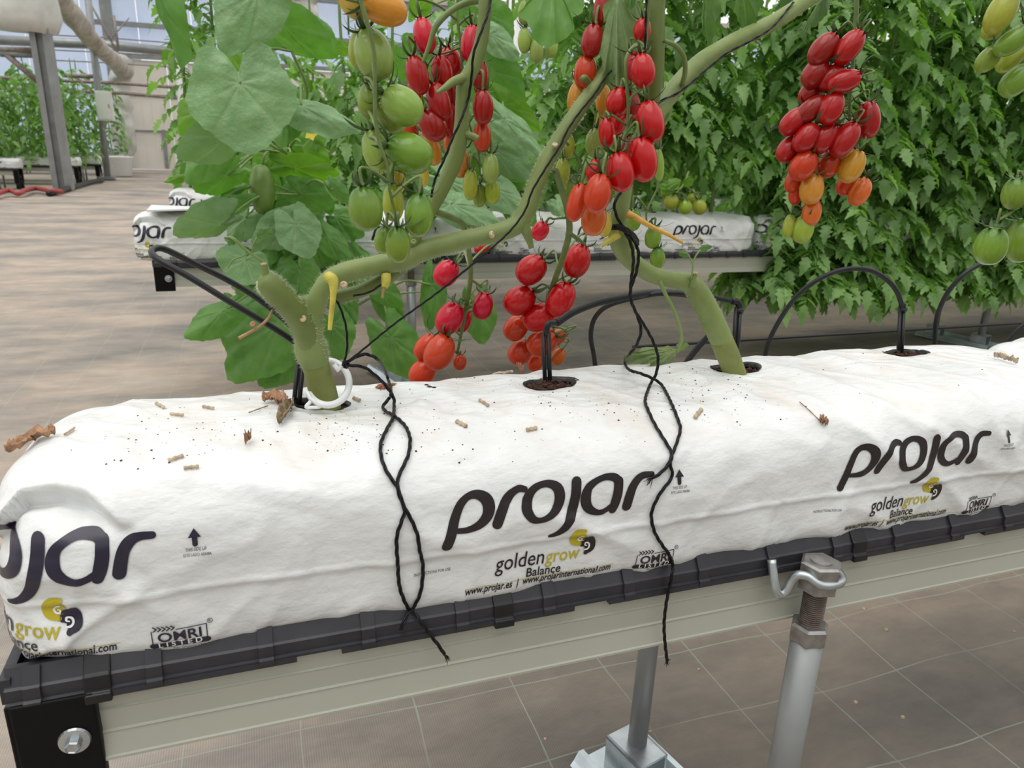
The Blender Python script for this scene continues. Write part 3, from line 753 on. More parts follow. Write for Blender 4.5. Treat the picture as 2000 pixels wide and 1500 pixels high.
for kk in (-1, 0, 1):
    dx = PER*kk
    b = MB()
    for st_ in LOGO: wrap(*ribbon(crop(st_), closed=(st_[0] == st_[-1])), 0, b, dx=dx)
    b.build('printed_logo', [M['ink_navy'] if kk < 0 else M['ink']], bag)
    b = MB()
    for st_ in GY: wrap(*ribbon(crop(st_)), 1, b, dx=dx)
    for st_ in GD: wrap(*ribbon(crop(st_)), 0, b, dx=dx)
    for st_ in GW: wrap(*ribbon(crop(st_)), 2, b, .0012, dx)
    place_text('golden', (961, 1107), (1057, 1093), b, 0, 1.25, .12, .004, dx)
    place_text('grow', (1059, 1092), (1126, 1082), b, 1, 1.25, .12, .004, dx, dz=.0)
    place_text('Balance', (1023, 1119), (1089, 1110), b, 0, 1.2, .05, .012, dx)
    place_text('www.projar.es  |  www.projarinternational.com', (904, 1150), (1187, 1110), b, 0, 1.5, .18, .018, dx)
    a0, a1 = xz(904, 1139), xz(1193, 1098); zz = (a0[1]+a1[1])/2
    seg2((a0[0], zz), (a1[0], zz), .0005, b, 1, dx, n=40)
    place_text('INSTRUCTIONS FOR USE', (805, 1117), (876, 1105), b, 0, 1.35, 0, .0, dx)
    # certification stamp: outlined box, lettering, dark band with pale lettering
    (x0, z0), (x1, z1) = xz(1234, 1100), xz(1306, 1068); zm = .5*(z0+z1); w = x1-x0; h = w*.42
    for q in (((x0, zm-h/2), (x0, zm+h/2)), ((x1, zm-h/2), (x1, zm+h/2)), ((x0+w*.45, zm+h/2), (x1, zm+h/2)), ((x0, zm-h/2), (x1, zm-h/2))): seg2(*q, .0007, b, 0, dx)
    seg2((x0, zm-h*.36), (x1, zm-h*.36), h*.30, b, 0, dx)
    vs, fs = text_shape('OMRI', 0, .02); wrap([(x0+w*(.1+.8*u), zm-h*.14+w*.8*v*.95) for u, v in vs], fs, 0, b, .0007, dx)
    vs, fs = text_shape('L I S T E D', 0, .02); wrap([(x0+w*(.1+.8*u), zm-h*.46+w*.8*v*.95) for u, v in vs], fs, 2, b, .0010, dx)
    for q in range(5): seg2((x0+w*(.04+.08*q), zm+h*.5), (x0+w*(.10+.08*q), zm+h*.62), .0009, b, 0, dx, n=2); seg2((x0+w*(.04+.08*q), zm+h*.74), (x0+w*(.10+.08*q), zm+h*.62), .0009, b, 0, dx, n=2)
    vs, fs = text_shape('For Organic Use'); wrap([(x0+w*(.35+.6*u), zm-h*.74+w*.6*v) for u, v in vs], fs, 0, b, .0007, dx)
    cxr, czr = x1+w*.07, zm+h*.62
    wrap(*ribbon([(cxr+.0017*math.cos(a*.5236), czr+.0017*math.sin(a*.5236), .0004) for a in range(13)], True, 2, 2), 0, b, dx=dx)
    vs, fs = text_shape('R'); wrap([(cxr-.0008+.0016*u, czr-.001+.0016*v) for u, v in vs], fs, 0, b, .0007, dx)
    # this-side-up arrow
    (ax, az), (_, azt) = xz(1318, 936), xz(1318, 913)
    seg2((ax, az), (ax, azt-.006), .0035, b, 0, dx); seg2((ax, azt-.0065), (ax, azt), .0, b, 0, dx)
    hh = [(ax-.0042, azt-.0062), (ax+.0042, azt-.0062), (ax, azt)]; wrap(hh, [(0, 1, 2)], 0, b, .0012, dx)
    place_text('THIS SIDE UP', (1304, 948), (1331, 944), b, 0, 1.5, .15, .0, dx)
    place_text('ESTE LADO ARRIBA', (1300, 955), (1336, 950), b, 0, 1.5, 0, .0, dx, dz=-.0005)
    b.build('printed_text', [M['ink_navy'] if kk < 0 else M['ink'], M['gold'], M['paper_white']], bag, smooth=False)
# ---- the other bags along the rows
bag_labels = {}
def bag_copy(dx, dy, label, rz=0):
    c = copy_tree(bag); c.location = (BXC+dx, BY+dy, BZ0); c['label'] = label
    if rz: c.rotation_euler.z = rz
    return c
STEP = 1.085
bag_copy(STEP, 0, 'next white grow bag of the front row, only its corner showing at the right edge')
for k in (2, 3): bag_copy(STEP*k, 0, f'white grow bag of the front row beyond the right edge, {["", "", "third", "fourth"][k]} along')
for k, lab in enumerate(('white grow bag at the path end of the second row, under the melon plant', 'second-row white grow bag behind the thick vines and red fruit', 'second-row white grow bag under the bushy foliage, third from the path',
                         'second-row white grow bag at far right under hanging foliage')): bag_copy(STEP*k-.15, 1.875, lab)
for k, lab in enumerate(('third-row white grow bag at the path end, behind the melon plant', 'third-row white grow bag, second from the path', 'third-row white grow bag, third from the path')): bag_copy(STEP*k-.15, 2.98, lab, .0)
# ------------------------------------------------------------------ fruit, stalks, leaves
def tomato_mesh(seed):
    rnd = random.Random(seed); A, R_ = 26, 18; vs = []; fs = []
    ph = rnd.random()*6; sk = rnd.uniform(-.05, .05)
    for j in range(R_+1):
        t = j/R_; a = math.pi*t; z = .5*math.cos(a); r = .5*math.sin(a)**.86
        r *= 1 + .05*(-z) ; 
        if t < .14: z -= .030*(1-t/.14)**2
        for i in range(A):
            w = 2*math.pi*i/A; k = 1 + .012*math.cos(3*w+ph) + .010*math.cos(5*w+ph*2)*(z > .1)
            vs.append((r*k*math.cos(w)+sk*(.25-z*z), r*k*math.sin(w), z))
    for j in range(R_):
        for i in range(A): fs.append((j*A+i, (j+1)*A+i, (j+1)*A+(i+1) % A, j*A+(i+1) % A))
    b = MB(); b.add(vs, fs); me_o = b.build('tomato', M['tomato']); me = me_o.data
    bm = bmesh.new(); bm.from_mesh(me); bmesh.ops.remove_doubles(bm, verts=bm.verts, dist=1e-4); bmesh.ops.recalc_face_normals(bm, faces=bm.faces); bm.to_mesh(me); bm.free()
    bpy.data.objects.remove(me_o); return me
def calyx_mesh(seed):
    rnd = random.Random(seed); b = MB()
    b.tube([(0, 0, .44), (.005, 0, .50), (.01, .01, .56)], [.085, .06, .05], 8)
    for k in range(6):
        w = 2*math.pi*(k+rnd.uniform(-.2, .2))/6; ln = rnd.uniform(.55, .92); curl = rnd.uniform(.7, 2.8); c, s = math.cos(w), math.sin(w)
        r, z, an = .03, .475, rnd.uniform(-.5, .3); vs = []; n = 9
        for i in range(n):
            wd = .062*math.sin(math.pi*min(1, (i+1.2)/(n+.4)))**.8*(1-.5*i/n) if i < n-1 else .003
            for sd in (-1, 0, 1): vs.append((r*c - s*wd*sd, r*s + c*wd*sd, z + (.012 if sd == 0 else 0)))
            r += ln/n*math.cos(an); z += ln/n*math.sin(an)*.75; an += curl/n
        fs = []
        for i in range(n-1):
            for q in range(2): fs.append((i*3+q, i*3+q+1, i*3+q+4, i*3+q+3))
        b.add(vs, fs)
    o = b.build('calyx', M['calyx']); me = o.data; bpy.data.objects.remove(o); return me
TM = [tomato_mesh(i) for i in range(3)]; CM = [calyx_mesh(10+i) for i in range(4)]
C = {'red': (.47, .005, .006, 1), 'pink': (.52, .006, .026, 1), 'dred': (.29, .010, .006, 1), 'mred': (.37, .007, .006, 1), 'rorange': (.50, .042, .008, 1), 'orange': (.55, .12, .014, 1), 'brown': (.40, .16, .03, .9),
     'yorange': (.56, .25, .025, .9), 'yellow': (.50, .42, .06, .8), 'ygreen': (.29, .37, .035, .45), 'pale': (.26, .37, .07, .65), 'green': (.17, .28, .03, .0), 'dgreen': (.15, .26, .03, .1)}
FR = {'2': (600, 0, .35), '3': (1300, 0, .35), '5': (600, 450, .35), 'p': (0, 0, 1)}
trn = random.Random(5)
def tomatoes(parent, rows, fr, calyx=True):
    ends = []
    ox, oy, sc = FR[fr]
    pl = parent.matrix_world.translation
    for r in rows:
        cx, cy, L, Wd, ang, Y, colr = r[:7]
        p = pt(ox+cx*sc, oy+cy*sc, Y); k = dep(p)/FPX*sc
        a = math.radians(ang); toward = trn.uniform(.05, .30)
        ax = (CR*math.sin(a) + CU*math.cos(a) - CF*toward).normalized()
        sd = ax.cross(CF).normalized(); fw = sd.cross(ax)
        L_, W_ = L*k*1.04, Wd*k
        th = trn.uniform(0, 6.28); s1 = sd*math.cos(th)+fw*math.sin(th); s2 = ax.cross(s1)
        m = Matrix((( s1.x*W_, s2.x*W_, ax.x*L_, p.x-pl.x), (s1.y*W_, s2.y*W_, ax.y*L_, p.y-pl.y), (s1.z*W_, s2.z*W_, ax.z*L_, p.z-pl.z), (0, 0, 0, 1)))
        o = bpy.data.objects.new('tomato', trn.choice(TM)); COL.objects.link(o); o.parent = parent; o.matrix_local = m
        j = [trn.uniform(.9, 1.1) for _ in range(3)]; c = C[colr]; o.color = (min(1, c[0]*j[0]), c[1]*j[1], c[2]*j[2], c[3])
        if calyx:
            q = bpy.data.objects.new('calyx', trn.choice(CM)); COL.objects.link(q); q.parent = o; cs = trn.uniform(1.25, 1.6); q.matrix_local = Matrix.Translation((0, 0, .46*(1-cs*.8))) @ Matrix.Diagonal((cs, cs, cs*.8, 1))
        ends.append((p + ax*L_*.53, ax))
    return ends
def stalk(parent, paths, ends, name='stalk', r_ped=.0011, mat='truss'):
    b = MB(); allp = []
    for pa in paths:
        P, R_ = path(pa, 6); b.tube(P, R_, 8); allp += P
    for e_, ax in ends:
        up = [q for q in allp if q.z > e_.z-.012] or allp
        n = min(up, key=lambda q: (q-e_).length)
        d = (n-e_).length
        mid = e_ + ax*min(.014, d*.5); m2 = mid.lerp(n, .5)+V((0, 0, min(.004, d*.1)))
        c = cr([e_-ax*.001, mid, m2, n], 5); b.tube([V(q) for q in c], r_ped, 6)
    return b.build(name, M[mat], parent)
def truss(anchor, label, paths, rows, fr, group='tomato trusses hanging over the bags'):
    ax, ay, Y = anchor
    f0 = paths[0][0]; paths = [[(f0[0]+8, -560, f0[2], f0[3]*1.5), (f0[0]+6, f0[1]-200, f0[2], f0[3]*1.3)] + list(paths[0])] + list(paths[1:])
    t = thing('tomato_truss', pt(ax, ay, Y), label, 'tomatoes', group)
    e_ = tomatoes(t, rows, fr); stalk(t, paths, e_); return t

# green truss in front
truss((715, 10, .5), 'long truss of mostly green tomatoes with two yellow ones on top, left of centre',
      [[(703, -30, .5, 9), (713, 30, .5, 9), (724, 66, .5, 8), (731, 110, .5, 8), (732, 150, .5, 8), (733, 224, .5, 8), (740, 276, .5, 7), (757, 325, .5, 6), (761, 371, .5, 6), (771, 413, .5, 5), (775, 432, .5, 4)]],
      [(430, 50, 250, 175, -80, .515, 'yorange'), (255, 10, 190, 150, -40, .535, 'yellow'), (370, 305, 270, 215, -18, .530, 'pale'), (290, 270, 200, 120, 10, .545, 'ygreen'),
       (530, 590, 240, 205, -55, .520, 'pale'), (470, 650, 190, 150, -40, .55, 'pale'), (570, 855, 260, 220, -70, .515, 'green'), (400, 845, 240, 180, -20, .545, 'pale'), (340, 560, 170, 120, 5, .535, 'green'),
       (325, 1165, 240, 190, -5, .490, 'green'), (622, 1200, 235, 160, 3, .495, 'green'), (507, 1365, 195, 140, 2, .485, 'green'), (430, 1340, 150, 110, 10, .515, 'green'),
       (505, 1020, 120, 92, 10, .535, 'yellow'), (480, 1130, 200, 120, 0, .525, 'ygreen')], '2')
# red truss behind the upright vine
truss((905, 10, .68), 'red and orange tomato truss behind the upright green vine, green fruit at its foot',
      [[(895, -30, .68, 6), (893, 30, .68, 6), (900, 90, .68, 6), (905, 150, .68, 5), (912, 220, .68, 5), (925, 270, .68, 4), (935, 300, .68, 4), (938, 345, .68, 3)],
       [(905, 90, .68, 4), (880, 100, .68, 4), (850, 110, .68, 3), (835, 130, .68, 3), (825, 180, .68, 3), (830, 250, .68, 3)]],
      [(655, 200, 190, 124, -12, .66, 'pink'), (910, 240, 190, 105, 8, .665, 'pink'), (615, 420, 205, 126, -14, .655, 'mred'), (800, 350, 160, 130, -10, .69, 'mred'), (752, 405, 180, 122, -10, .675, 'mred'),
       (735, 565, 205, 128, -18, .66, 'mred'), (812, 520, 190, 110, -5, .70, 'dred'), (970, 440, 190, 92, 0, .665, 'dred'), (980, 600, 180, 116, 0, .65, 'dred'), (977, 760, 170, 100, 0, .66, 'rorange'),
       (700, 700, 180, 145, -35, .66, 'dred'), (600, 570, 200, 105, -10, .70, 'dred'), (575, 720, 140, 90, -10, .705, 'rorange'), (800, 670, 190, 105, 0, .695, 'dred'), (692, 830, 180, 110, -15, .69, 'yorange'),
       (860, 910, 155, 100, 5, .675, 'brown'), (800, 790, 130, 80, 0, .71, 'orange'), (650, 980, 120, 60, 0, .71, 'yellow'), (910, 1030, 165, 84, 3, .665, 'ygreen'), (1025, 940, 160, 95, 0, .655, 'pale'),
       (1032, 1070, 130, 90, 0, .67, 'ygreen'), (963, 1090, 125, 78, 0, .675, 'green')], '2')
# bright red truss right of centre
truss((1230, 40, .56), 'bright red tomato truss right of centre, in front of the thick vine',
      [[(1262, 78, .575, 6), (1240, 88, .57, 7), (1223, 115, .565, 7), (1224, 160, .565, 7), (1227, 215, .565, 7), (1222, 255, .565, 7), (1212, 285, .56, 6), (1200, 310, .56, 5), (1185, 335, .56, 4)],
       [(1227, 210, .565, 5), (1240, 180, .57, 4), (1262, 190, .57, 3)], [(1224, 245, .565, 5), (1195, 225, .565, 4), (1188, 232, .565, 3)]],
      [(1870, 170, 125, 98, 5, .585, 'red'), (1873, 395, 180, 138, -8, .555, 'red'), (1820, 370, 150, 110, -8, .59, 'pink'), (1735, 570, 155, 130, 10, .575, 'red'), (1805, 590, 140, 110, 0, .6, 'dred'),
       (1915, 680, 225, 155, -12, .545, 'red'), (1672, 740, 160, 92, -5, .57, 'red'), (1730, 680, 150, 100, 10, .6, 'red'), (1760, 830, 150, 90, 15, .6, 'dred'), (1872, 890, 240, 162, -12, .540, 'red'), (1747, 960, 212, 155, -10, .535, 'red'),
       (1620, 1080, 215, 152, 12, .53, 'rorange'), (1505, 1130, 210, 110, 14, .55, 'rorange'), (1600, 1220, 185, 142, 5, .56, 'orange'), (1600, 955, 130, 90, 10, .575, 'red'), (1660, 1250, 140, 80, 0, .59, 'yellow')], '2')
truss((1180, -20, .64), 'dark red to yellow truss half hidden behind the slanting vine and a limp leaf',
      [[(1195, -30, .65, 5), (1185, 60, .65, 5), (1175, 150, .65, 5), (1165, 220, .65, 4), (1150, 290, .65, 4), (1130, 340, .65, 3), (1112, 350, .65, 3)]],
      [(1650, 50, 190, 105, 5, .63, 'dred'), (1592, 228, 175, 128, 10, .62, 'dred'), (1552, 400, 175, 128, 8, .625, 'rorange'), (1498, 545, 165, 95, 10, .63, 'yorange'), (1652, 555, 160, 90, 0, .65, 'yorange'), (1640, 680, 160, 80, 0, .66, 'yellow'),
       (1605, 795, 150, 110, 5, .645, 'pale'), (1455, 820, 130, 78, 5, .65, 'ygreen'), (1425, 960, 150, 88, 4, .64, 'ygreen'), (1462, 1060, 140, 75, 0, .655, 'green'), (1540, 1040, 130, 80, 0, .655, 'green')], '2')
truss((1280, 380, .68), 'small green tomatoes hanging right behind the second thick stem',
      [[(1290, 290, .68, 4), (1286, 360, .68, 4), (1262, 420, .68, 4), (1278, 470, .68, 3), (1284, 500, .68, 2)]],
      [(1820, 1225, 120, 90, 0, .67, 'green'), (1930, 1325, 120, 92, 5, .665, 'green'), (1955, 1440, 115, 86, 0, .66, 'green'), (1795, 1360, 110, 86, 0, .68, 'green'), (1962, 920, 170, 60, -5, .66, 'pale')], '2')
truss((1050, 10, 1.1), 'pale green tomatoes partly behind the broad leaf at top centre',
      [[(1062, -30, 1.12, 4), (1060, 20, 1.12, 4), (1055, 60, 1.12, 3)]],
      [(1215, 70, 125, 78, 5, 1.08, 'pale'), (1213, 225, 130, 78, 0, 1.08, 'pale'), (1280, 280, 125, 76, 0, 1.07, 'pale'), (1362, 255, 125, 78, 0, 1.08, 'pale'), (1400, 160, 100, 85, 20, 1.12, 'ygreen'), (1290, 180, 110, 75, 0, 1.12, 'pale')], '2')
# big hanging truss at right
truss((1672, 20, .75), 'large hanging truss of red tomatoes turning orange and yellow below, at right',
      [[(1674, -30, .76, 10), (1671, 52, .76, 9), (1666, 122, .76, 8), (1660, 192, .76, 7), (1660, 238, .76, 6), (1675, 287, .76, 5), (1690, 340, .76, 4)], [(1660, 235, .76, 5), (1630, 290, .77, 4), (1600, 340, .77, 4), (1570, 410, .77, 3)]],
      [(1022, 265, 205, 132, 38, .735, 'mred'), (880, 275, 190, 135, 40, .75, 'dred'), (838, 410, 170, 135, 40, .755, 'dred'), (930, 435, 170, 130, 42, .745, 'mred'), (995, 455, 188, 122, 72, .73, 'mred'), (808, 515, 150, 115, 35, .765, 'dred'),
       (920, 605, 178, 140, 22, .735, 'mred'), (1130, 670, 198, 130, -6, .74, 'mred'), (812, 612, 185, 118, 50, .75, 'dred'), (712, 680, 165, 120, 45, .76, 'mred'), (785, 770, 170, 130, 35, .745, 'mred'), (885, 770, 180, 128, 35, .74, 'mred'),
       (1000, 778, 205, 138, 32, .73, 'mred'), (687, 830, 160, 115, 38, .765, 'mred'), (768, 925, 170, 140, 35, .745, 'rorange'), (910, 915, 150, 120, 15, .75, 'rorange'), (1038, 928, 182, 138, 22, .735, 'yorange'), (1005, 1030, 120, 95, 20, .76, 'rorange'),
       (1083, 1070, 158, 115, 25, .745, 'orange'), (718, 1005, 140, 95, 20, .77, 'rorange'), (815, 1055, 165, 132, 5, .745, 'yorange'), (725, 1085, 110, 75, 0, .77, 'rorange'), (813, 1185, 150, 105, 8, .75, 'orange'), (768, 1278, 155, 115, 10, .755, 'ygreen'), (690, 1260, 125, 68, 8, .765, 'ygreen')], '3')
truss((1985, 30, .6), 'green tomatoes high at the right edge', [[(2030, -20, .61, 6), (2000, 30, .61, 6), (2008, 90, .61, 5), (2010, 140, .61, 4)]],
      [(1872, 70, 230, 150, 25, .585, 'ygreen'), (1835, 140, 160, 110, 30, .61, 'ygreen'), (1935, 230, 200, 125, 55, .58, 'green'), (1800, 330, 150, 110, 40, .60, 'green'), (1935, 320, 190, 105, 45, .61, 'ygreen'), (1955, 450, 190, 140, 40, .59, 'green')], '3')
truss((1985, 330, .48), 'three big unripe tomatoes low at the right edge', [[(2040, 320, .485, 6), (2005, 345, .485, 6), (1995, 390, .485, 6), (1975, 415, .485, 6), (1950, 430, .485, 5)]],
      [(1815, 1372, 205, 172, 5, .47, 'green'), (1985, 1340, 240, 160, 5, .48, 'green'), (1950, 1080, 170, 135, 0, .485, 'green')], '3')

# ------------------------------------------------------------------ the two big plants in the foreground bag
def hairs(parent, tubes, n, ln=.0026, seed=3):
    rnd = random.Random(seed); b = MB()
    for P, R_ in tubes:
        for _ in range(int(n*len(P)/40)):
            i = rnd.randrange(len(P)-1); p = P[i].lerp(P[i+1], rnd.random()); r = R_[i]; t = (P[i+1]-P[i]).normalized()
            d = V((rnd.gauss(0, 1), rnd.gauss(0, 1), rnd.gauss(0, 1))); d = (d-t*d.dot(t)).normalized()
            if abs(d.dot(CF)) > .42: continue
            o = p+d*r*.97; d2 = (d+t*rnd.uniform(-.5, .5)).normalized(); l = ln*rnd.uniform(.4, 1.1); s = d2.cross(CF).normalized()*.00009
            b.add([o-s, o+s, o+d2*l], [(0, 1, 2)])
    h = b.build('stem_hair', M['hair'], parent, smooth=False); h['kind'] = 'stuff'; return h
def leaf_geo(b, p0, tip, width, roll=0.0, cup=.1, fold=0.0, shape='melon', ripple=.03, seed=1, curl=0.0):
    """A leaf blade from its petiole point p0 to its tip, with real curvature; veins stored as an attribute."""
    rnd = random.Random(seed); ax = tip-p0; L = ax.length; t = ax.normalized()
    n0 = (CO-(p0+tip)/2); n0 = (n0-t*n0.dot(t)).normalized(); n = Matrix.Rotation(roll, 3, t) @ n0; s = t.cross(n).normalized()
    A, R_ = 56, 9; vs = []; fs = []; ve = []
    va = [0, .62, -.62, 1.25, -1.25, 1.9, -1.9] if shape == 'melon' else [0, .35, -.35, .7, -.7]
    vs.append(p0); ve.append(.8); ph = rnd.random()*6
    for j in range(1, R_+1):
        q = j/R_
        for i in range(A):
            a = -math.pi + 2*math.pi*(i+.5)/A          # 0 = towards the tip
            if shape == 'melon':
                r = .86 + .14*math.cos(a) - .50*math.exp(-((abs(a)-math.pi)/.42)**2) + .05*math.cos(5*a) + .018*math.cos(34*a+ph)
                u, v_ = r*math.cos(a), r*math.sin(a)*1.12
            else:
                r0 = abs(math.cos(a/2))**1.3; lob = .10*math.cos(7*a+ph*.3)+.05*math.cos(15*a)
                u = (.5+.5*math.cos(a))**.9; v_ = math.sin(a)*.62*(1-.35*math.cos(a))*(1+lob*1.3)
            x, y = u*q*L, v_*q*width*(.58 if shape == 'melon' else .8)
            rr = q
            z = -cup*L*rr*rr + ripple*L*rr*rr*math.sin(5*a+ph) + .5*ripple*L*math.sin(11*a+ph*2)*rr**3
            z += -fold*abs(y) - curl*L*max(0, u*q)**2 + (.05*L*noise.noise((u*q*3.2+ph, v_*q*3.2, seed*1.7)) +   .024*L*noise.noise((u*q*8+ph, v_*q*8, seed*1.7)))*min(1, q*2)
            dv = min(abs(a-w) for w in va)*rr*L; wv = .011*L*(1.25-rr)
            vn = max(0, 1-dv/wv) if shape == 'melon' else max(0, 1-abs(y)/(.02*width))
            z += .010*L*vn*0 - .026*L*max(0, 1-dv/(wv*4))*(shape == 'melon')*min(1, rr*3)
            vs.append(p0+t*x+s*y+n*z); ve.append(min(1, vn*.9))
    for i in range(A): fs.append((0, 1+i, 1+(i+1) % A))
    for j in range(R_-1):
        for i in range(A):
            fs.append((1+j*A+i, 1+(j+1)*A+i, 1+(j+1)*A+(i+1) % A, 1+j*A+(i+1) % A))
    if shape == 'melon':                                 # open the notch behind the petiole
        pass
    if b.vein is None: b.vein = []
    b.add(vs, fs); b.vein += ve
def leaf(parent, a, z, Y0, Y1, wpx, roll=0, cup=.12, fold=0, shape='melon', mat='leaf', seed=1, ripple=.03, curl=0., name='leaf'):
    p0, tip = pt(a[0], a[1], Y0), pt(z[0], z[1], Y1); b = MB()
    leaf_geo(b, p0, tip, wpx*dep(p0)/FPX, roll, cup, fold, shape, ripple, seed, curl)
    return b.build(name, M[mat], parent)

M['leaf_under'] = plant_mat('leaf_underside', (.17, .26, .11), (.25, .35, .17), .2, .6, 40, .8, (.32, .40, .22))
M['leaf_wilt'] = plant_mat('wilted_leaf', (.13, .19, .06), (.22, .28, .11), .2, .6, 60, .8, (.3, .36, .16))
h1 = ptz(630, 790, .562)
p1 = thing('tomato_plant', h1, 'thick hairy tomato vine forking low in the left hole of the foreground bag', 'tomato plant', 'tomato plants in the foreground bag')
T1 = []
def stems(parent, name, mat, *paths, seg=14, collect=None, k=8):
    b = MB()
    for pa in paths:
        P, R_ = path(pa, k)
        R_ = [r*(1+.05*noise.noise((p.x*60, p.y*60, p.z*60))) for p, r in zip(P, R_)]
        b.tube(P, R_, seg)
        if collect is not None: collect.append((P, R_))
    return b.build(name, M[mat], parent)
stems(p1, 'stem', 'stem_base', [(641, 815, .617, 56), (636, 790, .617, 55), (628, 755, .615, 53), (620, 725, .613, 52), (613, 703, .612, 54)])
stems(p1, 'stem', 'stem', [(616, 712, .612, 52), (610, 692, .611, 64), (606, 672, .609, 62), (604, 652, .607, 52), (612, 615, .607, 42), (624, 578, .606, 40), (643, 550, .605, 40), (665, 537, .605, 42), (700, 526, .605, 40), (745, 516, .604, 38), (785, 507, .603, 46), (815, 493, .603, 44), (860, 480, .603, 40), (910, 468, .603, 37),
     (965, 456, .603, 36), (1008, 440, .604, 37), (1028, 412, .605, 36), (1045, 365, .606, 33), (1065, 320, .607, 33), (1085, 285, .608, 31), (1110, 245, .609, 30), (1140, 200, .612, 29), (1168, 165, .616, 26), (1192, 120, .62, 20), (1215, 60, .63, 16), (1230, -20, .64, 15), (1238, -250, .64, 14), (1242, -600, .64, 12)],
     [(604, 690, .608, 40), (598, 655, .603, 46), (582, 620, .600, 50), (560, 592, .597, 51), (538, 567, .595, 52), (524, 553, .594, 48), (514, 545, .594, 38), (508, 541, .594, 18)],
     [(556, 594, .612, 26), (585, 592, .618, 27), (620, 588, .620, 29), (660, 580, .619, 28), (700, 570, .617, 27), (740, 552, .613, 28), (772, 530, .608, 30), (795, 512, .605, 26)],
     [(790, 505, .604, 26), (806, 470, .601, 28), (824, 436, .60, 27), (845, 402, .60, 28), (870, 355, .60, 30), (891, 305, .60, 31), (901, 250, .60, 29), (904, 195, .60, 29), (908, 162, .60, 31), (925, 128, .60, 29), (939, 85, .60, 27), (946, 35, .60, 26), (948, -30, .60, 26), (950, -250, .60, 24), (952, -600, .60, 20)],
     collect=T1)
stems(p1, 'side_shoot', 'stem', [(905, 152, .597, 20), (885, 160, .592, 17), (868, 172, .588, 12), (853, 181, .585, 5)])
stems(p1, 'side_shoot', 'stem', [(910, 262, .597, 14), (924, 266, .592, 13), (934, 271, .59, 12)])
stems(p1, 'side_shoot', 'stem', [(1022, 435, .602, 24), (1029, 455, .60, 20), (1034, 470, .60, 14), (1038, 484, .60, 11)])
stems(p1, 'side_shoot', 'stem', [(519, 556, .592, 24), (519, 540, .592, 17), (517, 526, .592, 14), (515, 516, .592, 13)])
stems(p1, 'side_shoot', 'stem', [(1150, 160, .61, 10), (1142, 152, .607, 12), (1136, 155, .605, 11)])
stems(p1, 'side_branch', 'truss', [(946, 0, .615, 14), (915, 4, .62, 13), (885, 18, .622, 12), (862, 38, .622, 12), (848, 58, .622, 11), (838, 90, .622, 9), (826, 122, .622, 7)])
# cut ends and withered petioles
def knob(parent, px, py, Y, w, name='cut_scar', mat='stem_cut', ax=None):
    p = pt(px, py, Y); r = w*dep(p)/FPX/2; b = MB(); ax = ax or (-CF+CU*.2)
    b.lathe([(r*.9, -r*.6), (r, 0), (r*.75, r*.25), (r*.45, r*.18), (r*.3, r*.02)], p, ax, 12)
    return b.build(name, M[mat], parent)
knob(p1, 591, 622, .590, 14); knob(p1, 671, 556, .588, 15); knob(p1, 962, 458, .588, 15, ax=CR-CF*.4); knob(p1, 1084, 282, .598, 12, ax=CU*.7-CF); knob(p1, 515, 515, .592, 13, ax=CU); knob(p1, 808, 472, .592, 12, mat='stem')
def petiole(parent, mat, pa, name='withered_petiole'): return stems(parent, name, mat, pa, seg=8)
petiole(p1, 'yellow_stem', [(640, 540, .588, 24), (650, 548, .583, 22), (651, 570, .580, 14), (649, 595, .579, 11), (646, 622, .579, 10), (644, 644, .579, 8)])
petiole(p1, 'yellow_stem', [(754, 536, .600, 20), (754, 550, .597, 19), (751, 562, .595, 12)]); petiole(p1, 'dry_stem', [(751, 562, .595, 7), (748, 572, .594, 5), (747, 582, .594, 6)])
petiole(p1, 'dry_stem', [(532, 606, .598, 5), (524, 622, .590, 6), (508, 637, .584, 6), (490, 648, .58, 6), (466, 661, .578, 7)]); knob(p1, 494, 633, .580, 12, 'dry_bud', 'dry')
sp = stems(p1, 'sprout', 'pale_stem', [(514, 513, .592, 7), (500, 503, .590, 7), (485, 492, .588, 6), (470, 480, .586, 6), (458, 468, .585, 7), (446, 462, .585, 5)],
           [(493, 500, .589, 3), (494, 480, .588, 3.5), (502, 464, .587, 3.5)], [(488, 494, .588, 3), (470, 502, .585, 2.5), (455, 508, .583, 3), (445, 524, .582, 2.5)])
leaf(sp, (502, 466), (532, 452), .587, .583, 20, .5, .1, .4, 'tomato', 'leaf_dark', 3); leaf(sp, (462, 472), (440, 460), .585, .585, 16, .8, .2, .5, 'tomato', 'leaf_dark', 4)
hairs(p1, T1[:3], 1500, .0032)
# its two low trusses behind the bag
stk = [[(848, 412, .604, 13), (880, 424, .62, 13), (903, 438, .645, 12), (911, 468, .68, 11), (918, 505, .73, 10), (919, 545, .77, 9), (912, 590, .80, 9), (903, 640, .82, 7), (893, 690, .83, 5)], [(903, 438, .645, 8), (930, 444, .65, 7), (957, 446, .66, 6)], [(919, 545, .77, 6), (940, 560, .78, 5)]]
e_ = tomatoes(p1, [(775, 240, 152, 135, 40, .80, 'pink'), (980, 420, 152, 115, 10, .80, 'pink'), (795, 490, 185, 150, 30, .80, 'pink'), (870, 505, 130, 95, 20, .83, 'pink'), (737, 680, 205, 165, 28, .79, 'rorange'), (665, 650, 160, 120, 40, .83, 'rorange'), (645, 790, 170, 140, 40, .83, 'rorange'), (850, 735, 90, 78, 5, .83, 'rorange'), (975, 95, 90, 60, 70, .80, 'red')], '5')
stalk(p1, stk, e_, 'fruit_stalk', .0013)
